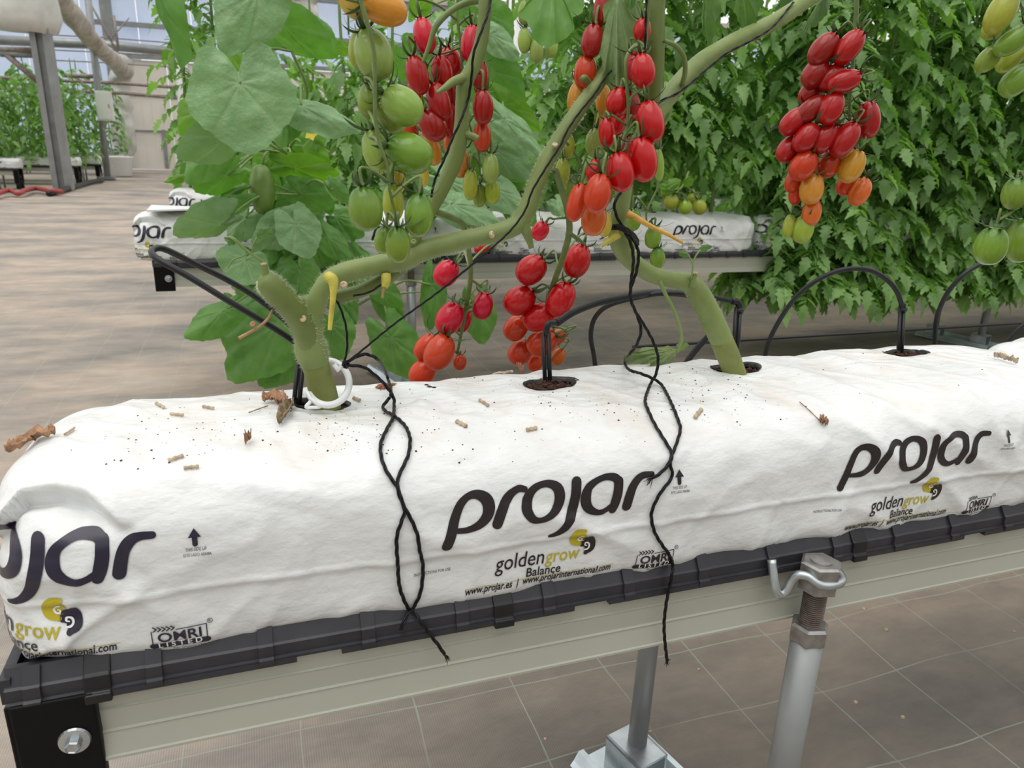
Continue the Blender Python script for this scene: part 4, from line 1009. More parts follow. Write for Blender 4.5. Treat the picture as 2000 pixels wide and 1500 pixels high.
stk = [[(1085, 333, .608, 14), (1096, 368, .62, 13), (1108, 410, .65, 13), (1112, 452, .69, 13), (1100, 500, .73, 12), (1086, 540, .76, 11), (1072, 580, .79, 10), (1060, 620, .80, 8), (1055, 680, .82, 5)], [(1112, 455, .69, 9), (1128, 466, .70, 8), (1143, 478, .71, 6)]]
e_ = tomatoes(p1, [(1250, 220, 178, 158, 50, .78, 'red'), (1505, 170, 185, 150, 18, .77, 'red'), (1185, 388, 185, 158, 55, .79, 'red'), (1417, 385, 200, 150, 25, .765, 'red'), (1292, 482, 185, 155, 65, .785, 'red'), (1165, 545, 150, 130, 40, .82, 'rorange'), (1310, 625, 175, 150, 60, .80, 'rorange'), (1190, 680, 150, 130, 40, .83, 'rorange'), (1385, 600, 130, 90, 60, .83, 'rorange'), (1400, 705, 100, 80, 30, .84, 'orange'), (1275, 735, 110, 90, 30, .84, 'rorange'), (1303, 400, 110, 92, 30, .80, 'pink')][:11], '5')
stalk(p1, stk, e_, 'fruit_stalk', .0013)
e_ = tomatoes(p1, [(1055, 451, 38, 33, 35, .66, 'pink')], 'p'); stalk(p1, [[(1112, 425, .66, 6), (1095, 426, .66, 5), (1080, 428, .66, 4)]], e_, 'fruit_stalk', .0012)

h2 = ptz(1436, 722, .562)
p2 = thing('tomato_plant', h2, 'tomato vine bending up to the left from the third hole of the foreground bag', 'tomato plant', 'tomato plants in the foreground bag')
T2 = []
stems(p2, 'stem', 'stem_base', [(1438, 738, .622, 42), (1430, 715, .622, 43), (1418, 685, .621, 45), (1408, 662, .62, 46)])
stems(p2, 'stem', 'stem', [(1412, 670, .62, 44), (1402, 648, .62, 46), (1385, 612, .62, 46), (1366, 577, .62, 44), (1345, 553, .62, 38), (1310, 546, .619, 33), (1275, 537, .617, 32), (1240, 515, .612, 34), (1212, 483, .608, 36), (1206, 445, .605, 35), (1214, 400, .603, 33), (1224, 340, .606, 33), (1248, 275, .612, 34), (1285, 217, .62, 36),
     (1325, 165, .63, 36), (1372, 118, .64, 33), (1440, 78, .65, 31), (1510, 44, .66, 31), (1565, 8, .67, 29), (1620, -35, .68, 27), (1690, -140, .69, 25), (1720, -320, .69, 22), (1725, -600, .69, 18)],
     [(1272, 222, .616, 22), (1278, 180, .61, 26), (1282, 130, .607, 29), (1280, 80, .605, 31), (1283, 20, .605, 31), (1286, -35, .605, 30), (1290, -250, .605, 27), (1292, -600, .605, 22)], collect=T2)
stems(p2, 'side_branch', 'stem', [(1298, 80, .60, 8), (1320, 90, .60, 9), (1336, 112, .605, 9), (1338, 140, .61, 10), (1333, 165, .62, 11)])
petiole(p2, 'orange_stem', [(1226, 418, .590, 16), (1245, 427, .584, 12), (1275, 444, .578, 9), (1305, 458, .574, 8), (1333, 474, .57, 6)])
petiole(p2, 'yellow_stem', [(1206, 458, .590, 18), (1192, 468, .586, 14), (1182, 475, .584, 9), (1176, 482, .583, 3)])
petiole(p2, 'pale_stem', [(1288, 548, .612, 9), (1300, 575, .61, 8), (1316, 605, .61, 7), (1328, 640, .61, 7), (1331, 665, .611, 6), (1322, 688, .613, 5)], 'petiole')
stems(p2, 'side_shoot', 'stem', [(1350, 560, .612, 16), (1354, 545, .61, 12), (1357, 534, .61, 11)]); knob(p2, 1357, 533, .609, 11, ax=CU)
sp = stems(p2, 'sprout', 'pale_stem', [(1350, 545, .608, 3), (1353, 520, .607, 3), (1348, 505, .606, 3), (1340, 493, .606, 3)], [(1352, 515, .607, 3), (1360, 498, .606, 3), (1368, 488, .606, 3)])
leaf(sp, (1348, 500), (1329, 492), .606, .603, 14, .3, .2, .2, 'tomato', 'leaf_dark', 5); leaf(sp, (1366, 490), (1392, 482), .606, .603, 14, .4, .1, .3, 'tomato', 'leaf_dark', 6)
for q, (px, py) in enumerate(((1226, 694), (1262, 700), (1290, 692), (1315, 700))):
    pass
def drape_leaf(parent, a, z, wpx, seed, mat='leaf_dark', lift=.004):
    """A limp leaf lying on the bag: its vertices rest just above the film."""
    p0, tip = ptz(a[0], a[1], .572), ptz(z[0], z[1], .572); b = MB()
    leaf_geo(b, p0, tip, wpx*dep(p0)/FPX, 0, 0, 0, 'tomato', 0, seed); vs = []
    t = (tip-p0).normalized(); s = t.cross(V((0, 0, 1)))
    for v in b.v:
        v = V(v); d = v-p0; x = d.dot(t); y = (d-t*x).length*(1 if (d-t*x).dot(CU) > 0 else -1)
        q = p0+t*x+s*y; h = BVH.ray_cast(V((q.x, q.y, .9)), V((0, 0, -1)))[0]
        z_ = (h.z if h and h.z > .54 else .566)+lift+.006*max(0, noise.noise((q.x*45, q.y*45, seed)))+.003*noise.noise((q.x*120, q.y*120, seed)); vs.append((q.x, q.y, z_))
    b.v = vs; return b.build('leaf', M[mat], parent)
leaf(p2, (1322, 682), (1220, 695), .685, .672, 44, .75, .06, .2, 'tomato', 'leaf_wilt', 3, .05); leaf(p2, (1318, 686), (1268, 708), .668, .655, 30, .6, .05, .2, 'tomato', 'leaf_wilt', 4, .05); leaf(p2, (1320, 682), (1347, 676), .685, .69, 22, .6, .05, .2, 'tomato', 'leaf_wilt', 5, .05)
hairs(p2, T2[:1], 900, .0018)
# leaves hanging into the top of the frame from the vines
leaf(p2, (1205, -10), (1204, 192), .60, .60, 76, .25, .05, .25, 'tomato', 'leaf_under', 8, .06); leaf(p2, (1240, 0), (1252, 120), .625, .63, 55, -.3, .05, .3, 'tomato', 'leaf_under', 9, .06)
leaf(p1, (1082, -45), (1070, 88), .70, .68, 110, .1, .05, .1, 'tomato', 'leaf', 12)
leaf(p2, (1378, -30), (1378, 90), .66, .66, 52, .9, .05, .3, 'tomato', 'leaf_dark', 13); leaf(p2, (1450, -30), (1458, 66), .66, .66, 58, .6, .05, .3, 'tomato', 'leaf_dark', 14); leaf(p2, (1612, -10), (1563, 46), .7, .7, 26, .8, .3, .3, 'tomato', 'leaf_dark', 15)
leaf(p2, (1232, -20), (1230, 18), .59, .59, 25, .2, .1, .1, 'tomato', 'leaf_dark', 16)
# ------------------------------------------------------------------ strings, clip, drip tubes
GP = [(.494, .4445), (.4865, .434), (.4855, .423), (.483, .419), (.4835, .364)]
def surf(px, py, off=.0026, Y=None, ymax=9):
    """Point where the string lies: on the bag film, else on the gutter front, else hanging at Y."""
    if Y is not None: return pt(px, py, Y)
    r = ray(px, py).normalized(); h, n, _, _ = BVH.ray_cast(CO, r)
    if h is not None and h.y > ymax: return pt(px, py, ymax)      # still hanging free in front of the bag top
    if h is not None:
        if n.dot(r) > 0: n = -n
        return h+n*off
    for (y0, z0), (y1, z1) in zip(GP, GP[1:]):
        p = pt(px, py, (y0+y1)/2)
        if min(z0, z1) <= p.z <= max(z0, z1)+.001: return pt(px, py, (y0+y1)/2-off*1.6)
    return ptz(px, py, .568) if py < 950 else pt(px, py, .479)
def twine_tube(b, pts, r=.0010, turns=220, n=3):
    c = cr([tuple(p) for p in pts], 14); P = [V(q) for q in c]
    L = [0]
    for i in range(1, len(P)): L.append(L[-1]+(P[i]-P[i-1]).length)
    tg = [(P[min(i+1, len(P)-1)]-P[max(i-1, 0)]).normalized() for i in range(len(P))]
    a = tg[0].orthogonal().normalized(); fr = []
    for t in tg:
        a = (a-t*a.dot(t)).normalized(); fr.append((a.copy(), t.cross(a)))
    for k in range(n):
        q = [P[i] + (fr[i][0]*math.cos(L[i]*turns+k*6.283/n) + fr[i][1]*math.sin(L[i]*turns+k*6.283/n))*r*.8 for i in range(len(P))]
        b.tube(q, r*.82, 6)
def fray(b, p, d, r=.0004, n=9, ln=.008, seed=1):
    rnd = random.Random(seed)
    for _ in range(n):
        dd = (d+V((rnd.gauss(0, .35), rnd.gauss(0, .2), rnd.gauss(0, .35)))).normalized(); b.tube([p-dd*.002, p+dd*ln*.5, p+dd*ln*rnd.uniform(.7, 1.1)+V((0, 0, -.0008))], [r, r*.8, r*.4], 4)
tw = thing('twine', pt(672, 712, .615), 'black twine tied to the clear clip at the left vine, tails twisting down the bag', 'twine', 'black twines')
b = MB()
A = [surf(672, 711, Y=.605), surf(690, 700, Y=.60), surf(715, 692, Y=.602), surf(740, 705, Y=.604)] + [surf(*q, ymax=.605) for q in ((757, 738), (764, 765), (760, 778), (749, 798), (753, 808), (771, 818), (790, 836), (799, 855), (801, 870), (796, 894), (783, 920), (775, 938), (777, 960), (788, 990), (800, 1012), (813, 1042), (818, 1070), (824, 1098), (823, 1130), (818, 1158), (806, 1182), (796, 1200), (788, 1217), (782, 1230))]
twine_tube(b, A); b.build('tail', M['twine'], tw)
b = MB()
A = [surf(672, 713, Y=.605), surf(688, 714, Y=.60), surf(712, 718, Y=.60), surf(735, 735, Y=.60)] + [surf(*q, ymax=.602) for q in ((752, 752), (768, 775), (771, 800), (768, 822), (756, 842), (745, 868), (743, 890), (748, 912), (760, 932), (774, 952), (782, 975), (788, 998), (782, 1020), (775, 1045), (774, 1075), (775, 1100), (778, 1125), (782, 1150), (792, 1175), (800, 1186), (812, 1200), (822, 1215))] + [pt(838, 1237, .481), pt(856, 1260, .478), pt(868, 1278, .477)]
twine_tube(b, A); fray(b, A[-1], (A[-1]-A[-2]).normalized()); b.build('tail', M['twine'], tw)
b = MB(); twine_tube(b, [pt(672, 711, .605), pt(700, 690, .60), pt(770, 633, .595), pt(850, 575, .588), pt(900, 535, .584), pt(960, 485, .584), (pt(1000, 447, .586)), pt(1026, 410, .588), pt(1040, 372, .59), pt(1068, 325, .592), pt(1094, 285, .593), pt(1108, 255, .594), pt(1130, 222, .596), pt(1160, 185, .6), pt(1182, 152, .604), pt(1194, 138, .607)], .00062)
b.build('support_line', M['twine'], tw)
b = MB(); twine_tube(b, [pt(672, 709, .607), pt(678, 680, .61), pt(676, 640, .612), pt(666, 605, .614), pt(657, 586, .614)], .00065); twine_tube(b, [pt(690, 578, .606), pt(720, 571, .602), pt(745, 556, .60)], .0006)
b.build('support_line', M['twine'], tw)
b = MB()                                                          # knot
for k in range(4): twine_tube(b, [pt(668+k, 716-k*3, .606), pt(674, 706+k, .602), pt(681-k, 712+k*2, .605), pt(674, 718-k, .609), pt(668+k, 716-k*3, .606)], .0008, n=2)
b.build('knot', M['twine'], tw)
t2 = thing('twine', pt(1235, 460, .60), 'black twine hanging from the bent second vine down the middle of the bag', 'twine', 'black twines')
b = MB()
A = [pt(1220, 452, .588), pt(1238, 470, .585), pt(1247, 495, .585), pt(1243, 530, .59), pt(1231, 570, .593), pt(1238, 602, .595), pt(1258, 635, .597), pt(1276, 668, .597), pt(1285, 698, .597)] + [surf(*q, ymax=.597) for q in ((1282, 728), (1270, 755), (1260, 785), (1264, 805), (1277, 832), (1294, 860), (1307, 882), (1309, 895), (1299, 910), (1285, 924), (1272, 932))]
twine_tube(b, A); fray(b, A[-1], (A[-1]-A[-2]).normalized(), seed=4); b.build('tail', M['twine'], t2)
b = MB()
A = [pt(1218, 448, .588), pt(1232, 476, .584), pt(1237, 510, .586), pt(1232, 555, .590), pt(1232, 585, .592), pt(1245, 618, .594), pt(1252, 645, .593), pt(1244, 672, .593), pt(1228, 694, .593)] + [surf(*q, ymax=.593) for q in ((1220, 708), (1229, 722), (1252, 730), (1272, 738), (1292, 757), (1310, 790), (1322, 822), (1326, 842), (1318, 872), (1306, 900), (1310, 925), (1304, 940), (1288, 960), (1275, 985), (1270, 1005), (1276, 1035), (1290, 1062), (1303, 1080), (1311, 1100), (1313, 1120))] + [pt(1308, 1145, .481), pt(1301, 1180, .479), pt(1297, 1220, .478), pt(1299, 1258, .477), pt(1303, 1290, .476)]
twine_tube(b, A); fray(b, A[-1], (A[-1]-A[-2]).normalized(), seed=5, ln=.005); b.build('tail', M['twine'], t2)
b = MB()
for k in range(3): twine_tube(b, [pt(1191, 443+k*2, .60), pt(1203, 440+k*3, .586), pt(1222, 446+k*3, .583), pt(1238, 458+k*4, .59), pt(1246, 470+k*4, .605)], .0009)
twine_tube(b, [pt(1213, 375, .588), pt(1200, 400, .585), pt(1208, 430, .585), pt(1226, 452, .585)], .0009)
b.build('knot', M['twine'], t2)
# vine strings near the upright vine and the top
t3 = thing('twine', pt(950, 0, .585), 'thin black twine winding along the upright vine above the green truss', 'twine', 'black twines')
b = MB(); twine_tube(b, [pt(961, -20, .60), pt(955, 20, .59), pt(940, 62, .585), pt(925, 105, .585), pt(921, 150, .588), pt(914, 195, .592), pt(900, 235, .586), pt(884, 270, .585), pt(868, 310, .585), pt(850, 350, .588), pt(842, 385, .594)], .0007); b.build('line', M['twine'], t3)
t4 = thing('twine', pt(1262, 0, .57), 'thin straight twine falling behind the topmost bright red tomato', 'twine', 'black twines')
b = MB(); twine_tube(b, [pt(1264, -20, .57), pt(1261, 60, .57), pt(1259, 130, .575), pt(1257, 200, .58)], .0007, n=2); b.build('line', M['twine'], t4)
t5 = thing('twine', pt(1480, 60, .63), 'black twine along the slanting upper vine at right of centre', 'twine', 'black twines')
b = MB(); twine_tube(b, [pt(1550, 4, .66), pt(1510, 52, .645), pt(1470, 78, .638), pt(1420, 104, .632), pt(1385, 132, .63), pt(1330, 178, .615), pt(1288, 200, .61), pt(1276, 228, .61)], .0008, n=2); b.build('line', M['twine'], t5)

cl = thing('stem_clip', pt(640, 750, .60), 'translucent white plastic ring clip around the base of the left vine', 'clip')
b = MB(); c = []
for k in range(33):
    a = math.radians(-60 + 300*k/32); px, py = 640+42*math.sin(a), 748-44*math.cos(a)*.98
    c.append(pt(px, py, .617 + .030*math.cos(a)*.9))
ring = cr([tuple(q) for q in c], 2); b.tube([V(q) for q in ring], .0030, 10); b.build('ring', M['clip'], cl)
b = MB(); b.tube(cr([tuple(pt(*q)) for q in ((600, 765, .597), (607, 778, .593), (620, 788, .590), (625, 794, .590), (612, 796, .591), (598, 795, .592), (606, 785, .593), (612, 776, .595))], 5), .0017, 8); b.build('latch', M['clip'], cl)
b = MB(); b.tube([pt(665, 715, .604), pt(660, 722, .602), pt(652, 712, .604)], [.003, .0026, .0022], 8); b.build('tongue', M['clip'], cl)

def tube3(rows, k=8):
    P, R_ = path(rows, k); return P, R_
DG = 'drip tubes feeding the grow bags'
def drip(label, tube_rows, stake=None, elbow=None, anchor=None):
    a = anchor or tube_rows[0]
    t = thing('drip_line', pt(a[0], a[1], a[2]), label, 'drip tube', DG)
    b = MB(); P, R_ = tube3(tube_rows); b.tube(P, [sum(R_)/len(R_)]*len(R_), 10); b.build('tube', M['black_plastic'], t)
    if stake:
        (x0, y0, Y0), (x1, y1, Y1), w = stake; p, q = pt(x0, y0, Y0), pt(x1, y1, Y1); r = w*dep(p)/FPX/2
        s = CR*r*.55; b = MB(); b.tube([p+s, q+s], [r*.55, r*.5], 8); b.tube([p-s, q-s], [r*.55, r*.5], 8); b.build('stake', M['black_plastic'], t)
    if elbow:
        b = MB()
        pp = [pt(*e_[:3]) for e_ in elbow]; r = elbow[0][3]*dep(pp[0])/FPX/2
        b.tube(cr([tuple(q) for q in pp], 6), r, 10)
        d = (pp[-1]-pp[-2]).normalized(); b.lathe([(r*.8, -r*.8), (r*1.35, -r*.7), (r*1.35, r*.2), (r*.8, r*.3)], pp[-1]-d*r, d, 14); b.build('elbow', M['black_plastic'], t)
    return t
drip('thick grey drip tube looping out to the left beside the left vine',
     [(592, 690, .655, 13), (575, 668, .645, 13), (520, 632, .640, 13.5), (450, 590, .64, 14), (370, 541, .645, 14), (318, 512, .652, 14), (298, 497, .662, 13), (300, 487, .675, 12), (322, 487, .69, 12), (380, 515, .71, 12), (450, 550, .728, 11), (510, 588, .738, 11), (570, 640, .742, 11), (600, 690, .743, 11), (606, 740, .743, 10), (606, 790, .743, 10)],
     ((588, 700, .652), (578, 800, .632), 18))
drip('drip tube arching from the empty second hole to behind the bag',
     [(1092, 628, .66, 15), (1120, 610, .665, 15), (1165, 592, .675, 15), (1215, 581, .685, 14), (1265, 573, .695, 13), (1310, 572, .705, 13), (1352, 578, .715, 13), (1382, 596, .725, 13), (1395, 622, .732, 13), (1388, 650, .737, 12), (1362, 680, .742, 12), (1340, 710, .744, 12), (1325, 745, .745, 12)],
     ((1066, 650, .652), (1070, 768, .640), 18), [(1068, 655, .652, 12), (1068, 640, .652, 12), (1073, 632, .653, 12), (1083, 631, .657, 12), (1094, 628, .66, 12)])
drip('thin drip tube looping from behind the bag to the third hole',
     [(1166, 745, .745, 9), (1160, 695, .742, 9), (1154, 660, .738, 9), (1158, 630, .73, 9), (1172, 608, .72, 9), (1195, 594, .71, 9), (1230, 584, .70, 9), (1290, 573, .69, 10), (1345, 574, .68, 11), (1390, 580, .672, 11), (1432, 589, .668, 11)],
     ((1442, 600, .666), (1434, 722, .652), 15), [(1430, 588, .668, 14), (1440, 590, .668, 13), (1444, 600, .667, 12), (1443, 615, .666, 12)])
drip('drip tube in a tall arch over the fourth hole with a dusty stake',
     [(1490, 720, .75, 9), (1500, 672, .748, 9), (1520, 630, .74, 9), (1548, 588, .73, 9), (1580, 558, .72, 9), (1620, 535, .71, 9.5), (1660, 525, .70, 10), (1700, 528, .692, 10), (1732, 546, .686, 10.5), (1752, 570, .682, 11), (1762, 598, .68, 11)],
     ((1762, 600, .68), (1757, 700, .658), 13), [(1763, 592, .68, 13), (1763, 604, .68, 14), (1762, 612, .68, 13)])
drip('drip tube curving up to the right edge behind the unripe tomatoes', [(1826, 700, .75, 9), (1826, 660, .75, 9), (1830, 620, .745, 9), (1846, 580, .74, 9), (1870, 548, .73, 9), (1900, 524, .725, 9), (1945, 503, .72, 9), (1995, 490, .71, 9), (2060, 486, .70, 9), (2120, 510, .69, 9), (2150, 560, .68, 9), (2150, 680, .66, 9)])
drip('short end of drip tube rising at the right edge beside the next bag', [(1950, 690, .76, 7), (1975, 657, .755, 7), (2000, 633, .75, 7), (2060, 590, .74, 7), (2150, 560, .73, 7), (2260, 590, .72, 7), (2290, 660, .70, 7), (2290, 720, .68, 7)])
b = MB(); P, R_ = path([(1400, 596, 1.75, 6), (1500, 594, 1.75, 6), (1700, 584, 1.75, 6), (1850, 574, 1.75, 6), (2050, 560, 1.75, 6)], 6)
for q in P: q.z = .30
b = MB(); b.tube([V((.9, 1.62, .31)), V((2.5, 1.62, .31)), V((6, 1.62, .31))], .0042, 8); tag(b.build('feed_pipe', M['black_plastic']), 'thin dark pipe running level between the two rows', 'pipe')

# ------------------------------------------------------------------ litter lying on the bag
def stick(px, py, ang, ln, w, name, mat, label, group, cat='plant bit'):
    p = surf(px, py, .0012); k = dep(p)/FPX; q = surf(px+math.cos(ang)*ln/2, py-math.sin(ang)*ln/2, .0018); o = surf(px-math.cos(ang)*ln/2, py+math.sin(ang)*ln/2, .0018)
    b = MB(); c = cr([tuple(o), tuple(p+V((0, 0, .0006))), tuple(q)], 4); b.tube([V(v) for v in c], [w*k/2*(1+.25*math.sin(i*2)) for i in range(len(c))], 7, flat=.6)
    return tag(b.build(name, M[mat]), label, cat, group)
SG = 'straw bits lying on the foreground bag'
for (px, py, a, l, w, lab) in ((313, 795, -.5, 19, 6, 'straw bit behind the others left of the left vine'), (346, 813, -.15, 25, 6, 'straw bit between the left bag end and the left vine'), (407, 799, -.2, 22, 6, 'straw bit nearest the left vine on its left side'), (137, 846, .6, 22, 7, 'straw bit on the left bag edge beside the curled brown leaf'),
     (344, 898, .3, 32, 8, 'thickest straw bit in the water stain on the left half of the bag'), (374, 916, .1, 28, 7, 'straw bit at the front rim of the water stain'), (697, 783, -.4, 15, 7, 'straw bit just right of the left hole'), (901, 831, -.5, 22, 8, 'straw bit in the middle of the bag top towards its front'),
     (945, 790, -.55, 22, 6, 'straw bit behind the middle of the bag top'), (1038, 841, .2, 21, 8, 'straw bit in front of the second hole'), (975, 731, 0, 26, 5, 'straw bit near the back edge left of the second hole'), (992, 727, .2, 20, 5, 'straw bit touching the back edge left of the second hole'), (1363, 810, .9, 22, 8, 'forked straw bit right of the middle twine')):
    stick(px, py, a, l, w, 'straw_bit', 'straw', lab, SG)
tagp = pt(330, 410, 2.30)
b = MB(); P_ = [pt(287, 418, 2.36), pt(372, 402, 2.36), pt(378, 396, 2.50), pt(296, 408, 2.50)]; P_ = [V((q.x, q.y, .580+.004*(i % 2))) for i, q in enumerate(P_)]
b.add(P_ + [q+V((0, 0, .004)) for q in P_], [(0,3,2,1),(4,5,6,7),(0,1,5,4),(1,2,6,5),(2,3,7,6),(3,0,4,7)]); tag(b.build('plastic_strip', M['white_tub'], smooth=False), 'flat white plastic strip lying on the path end of the second row bag', 'plastic strip')
def crinkle(pxs, label, name='dry_leaf', mat='dry', seed=1, w=20):
    c = cr([tuple(surf(*q, .003)) for q in pxs], 6); b = MB(); vs = []; fs = []; n = len(c)
    for i in range(n):
        p = V(c[i]); t = (V(c[min(i+1, n-1)])-V(c[max(i-1, 0)])).normalized(); s = t.cross(V((0, -.3, 1))).normalized(); ww = w*dep(p)/FPX*.5*math.sin(math.pi*(i+.6)/(n+.2))**.7
        for k in range(7):
            u = k/3-1; z = .006*noise.noise((i*.5, u*2, seed))+.004*abs(u)**1.5+.002*noise.noise((i*1.7, u*4, seed+3))
            vs.append(p+s*u*ww*(1+.3*noise.noise((i*.9, k, seed)))+V((0, 0, z+.001)))
    for i in range(n-1):
        for k in range(6): fs.append((i*7+k, i*7+k+1, i*7+k+8, i*7+k+7))
    b.add(vs, fs); o = b.build(name, M[mat]); sol = o.modifiers.new('thickness', 'SOLIDIFY'); sol.thickness = .0006
    return tag(o, label, 'dead leaf', 'dead leaves on the foreground bag')
M['dry_brown'] = simple('dry_leaf_brown', (.24, .17, .10), .85, var=.4, scale=150, bmp=.6)
crinkle([(12, 882), (40, 872), (70, 862), (95, 856), (108, 853)], 'curled light brown dead leaf on the left end of the bag', w=30)
crinkle([(515, 790), (530, 785), (545, 790), (560, 798)], 'crumpled dead leaf beside the left hole, paler of two', seed=4, w=26)
crinkle([(570, 795), (562, 806), (553, 820), (545, 835)], 'narrow grey brown dead leaf pointing away from the left hole', seed=6, w=20, mat='dry_brown')
stick(505, 803, .35, 40, 2.5, 'leaf_stalk', 'dry_brown', 'thin dry stalk lying left of the left hole', None)
crinkle([(1940, 700), (1955, 705), (1970, 709), (1985, 714)], 'tan shrivelled leaf on the bag at the right edge', seed=8, w=6, mat='straw')
stick(1583, 808, -.75, 60, 2, 'leaf_stalk', 'dry_brown', 'thin dry stalk with a tan tip near the front on the right half', None); crinkle([(1598, 822), (1606, 828), (1613, 833)], 'tan leaf tip at the end of the thin dry stalk', seed=9, w=12)
crinkle([(1010, 716), (1016, 722), (1020, 730)], 'small rust coloured leaf crumb on the back edge of the bag', seed=11, w=9, mat='rust')
crinkle([(480, 872), (485, 866), (490, 860)], 'small tan leaf crumb on the left half of the bag', seed=12, w=10)
p = surf(756, 756, .001); b = MB(); 
for q in range(70):
    a = random.random()*6.28; r = random.random()**.5; s = random.uniform(.0008, .0022); b.lathe([(s*.5, 0), (s, s*.5), (s*.3, s*1.2)], p+V((.010*r*math.cos(a), .006*r*math.sin(a), -.001+.003*(1-r))), V((random.uniform(-1, 1), random.uniform(-1, 1), 1)), 5)
o = tag(b.build('coco_crumbs', M['rust'], smooth=False), 'little heap of reddish coco crumbs on the bag right of the left vine', 'coco crumbs', kind='stuff')
b = MB(); rnd = random.Random(21)
spots = [(620, 800, 90, 40, 60), (700, 850, 120, 60, 70), (760, 770, 160, 60, 60), (1075, 770, 120, 40, 70), (1010, 740, 200, 30, 40), (1400, 770, 160, 70, 110), (1350, 740, 120, 40, 50), (850, 850, 250, 60, 60), (450, 830, 160, 60, 40), (300, 870, 160, 60, 40), (1700, 720, 200, 60, 40), (1200, 800, 200, 60, 50)]
for cx, cy, wx, wy, n in spots:
    for _ in range(n):
        px, py = rnd.gauss(cx, wx/2), rnd.gauss(cy, wy/2); r = ray(px, py).normalized(); h, nn, _, _ = BVH.ray_cast(CO, r)
        if h is None or h.z < .55: continue
        s = rnd.choice((.0003, .00035, .0004, .00045, .0006, .0009))*rnd.uniform(.7, 1.1); b.lathe([(s, 0), (s*1.1, s*.4), (s*.4, s*.9)], h-V((0, 0, s*.2)), V((rnd.uniform(-.4, .4), rnd.uniform(-.4, .4), 1)), 5)
for px, py in ((833, 752), (840, 756), (848, 757), (838, 755)):
    h = surf(px, py, 0); b.lathe([(.002, -.001), (.0022, .0004), (.001, .0008)], h, V((0, 0, 1)), 6)
tag(b.build('soil_specks', M['dirt'], smooth=False), 'dark soil specks sprinkled over the top of the foreground bag', 'soil specks', kind='stuff')
b = MB()
for _ in range(60):
    x, y = rnd.uniform(.3, 2.2), rnd.uniform(.55, 1.6); s = rnd.uniform(.001, .004); b.lathe([(s, 0), (s*.8, s*.6), (s*.2, s)], (x, y, .0), V((rnd.uniform(-.5, .5), rnd.uniform(-.5, .5), 1)), 5)
tag(b.build('floor_crumbs', M['straw'], smooth=False), 'pale crumbs scattered on the ground cover under the gutter', 'crumbs', kind='stuff')
# ------------------------------------------------------------------ foliage of the rows
def leaflet(b, p, t, n, L, w, rnd):
    s = t.cross(n).normalized(); prof = [(0, .10), (.10, .48), (.20, .86), (.29, .56), (.42, 1.0), (.51, .58), (.64, .74), (.73, .38), (.84, .34), (1.0, .02)]
    vs = []; dr = rnd.uniform(.05, .45); fo = rnd.uniform(.1, .5)
    for u, q in prof:
        c = p+t*(u*L)-n*(dr*L*u*u); j = rnd.uniform(.85, 1.15)
        hw = q*w*.5*j
        vs += [c-s*hw-n*(-fo*hw), c, c+s*hw-n*(-fo*hw)]
    fs = []
    for i in range(len(prof)-1):
        for k in range(2): fs.append((i*3+k, i*3+k+1, i*3+k+4, i*3+k+3))
    b.add(vs, fs)
def compound(b, st, base, d, ln, rnd, size=.075, pairs=4):
    """One compound tomato leaf: drooping rachis with pairs of lobed leaflets."""
    P = []; p = V(base); v = V(d).normalized()
    for i in range(9):
        P.append(p.copy()); p = p+v*(ln/8); v = (v+V((0, 0, -.17))).normalized()
    st.tube(P, [.0024*(1-i/12) for i in range(9)], 4, caps=False)
    for k in range(pairs):
        i = 2+int(k*6/pairs); c = P[i]; t = (P[min(i+1, 8)]-P[i-1]).normalized(); sd = t.cross(V((0, 0, 1)))
        if sd.length < .1: sd = V((1, 0, 0))
        sd.normalize()
        for sg in (-1, 1):
            dd = (sd*sg + t*rnd.uniform(.2, .8) + V((0, 0, rnd.uniform(-.6, .1)))).normalized()
            nn = (V((rnd.uniform(-.5, .5), rnd.uniform(-.5, .5), 1))); nn = (nn-dd*nn.dot(dd)).normalized()
            L = size*rnd.uniform(.75, 1.25)*(.8+.1*k); leaflet(b, c, dd, nn, L, L*rnd.uniform(.5, .68), rnd)
            if rnd.random() < .6: leaflet(b, c+t*.012, (dd+t*.3).normalized(), nn, L*.4, L*.25, rnd)
    t = (P[-1]-P[-2]).normalized(); nn = V((rnd.uniform(-.4, .4), rnd.uniform(-.4, .4), 1)); nn = (nn-t*nn.dot(t)).normalized()
    leaflet(b, P[-1], t, nn, size*1.5, size*.95, rnd)
def plant_proto(seed, h0, h1, nleaf, ln=.30, size=.078, pw=1.0, pairs=4):
    """Meshes of one trained tomato plant standing at the origin (z = 0 at the bag top)."""
    rnd = random.Random(seed); f, st = MB(), MB()
    stem = cr([(0, 0, -.01), (.015*rnd.uniform(-1, 1), .01, .3), (.03*rnd.uniform(-1, 1), .0, .8), (.03*rnd.uniform(-1, 1), .02, 1.4), (.02*rnd.uniform(-1, 1), 0, h1)], 5)
    st.tube([V(q) for q in stem], [.008-.004*i/len(stem) for i in range(len(stem))], 7)
    for k in range(nleaf):
        h = h0+(h1-h0)*((k+rnd.random())/nleaf)**pw; a = k*2.4+rnd.uniform(-.5, .5); i = min(len(stem)-1, int(len(stem)*max(0, h)/h1))
        q = V(stem[i]); compound(f, st, (q.x, q.y, h), (math.cos(a), math.sin(a), rnd.uniform(-.25, .45)), ln*rnd.uniform(.7, 1.15)*(1.0 if h < h1*.8 else .75), rnd, size, pairs)
    return f, st
def make_proto(name, args):
    f, st = plant_proto(*args)
    fo = f.build('foliage', M['foliage']); so = st.build('stem', M['pale_stem']); r = (fo.data, so.data)
    bpy.data.objects.remove(fo); bpy.data.objects.remove(so); return r
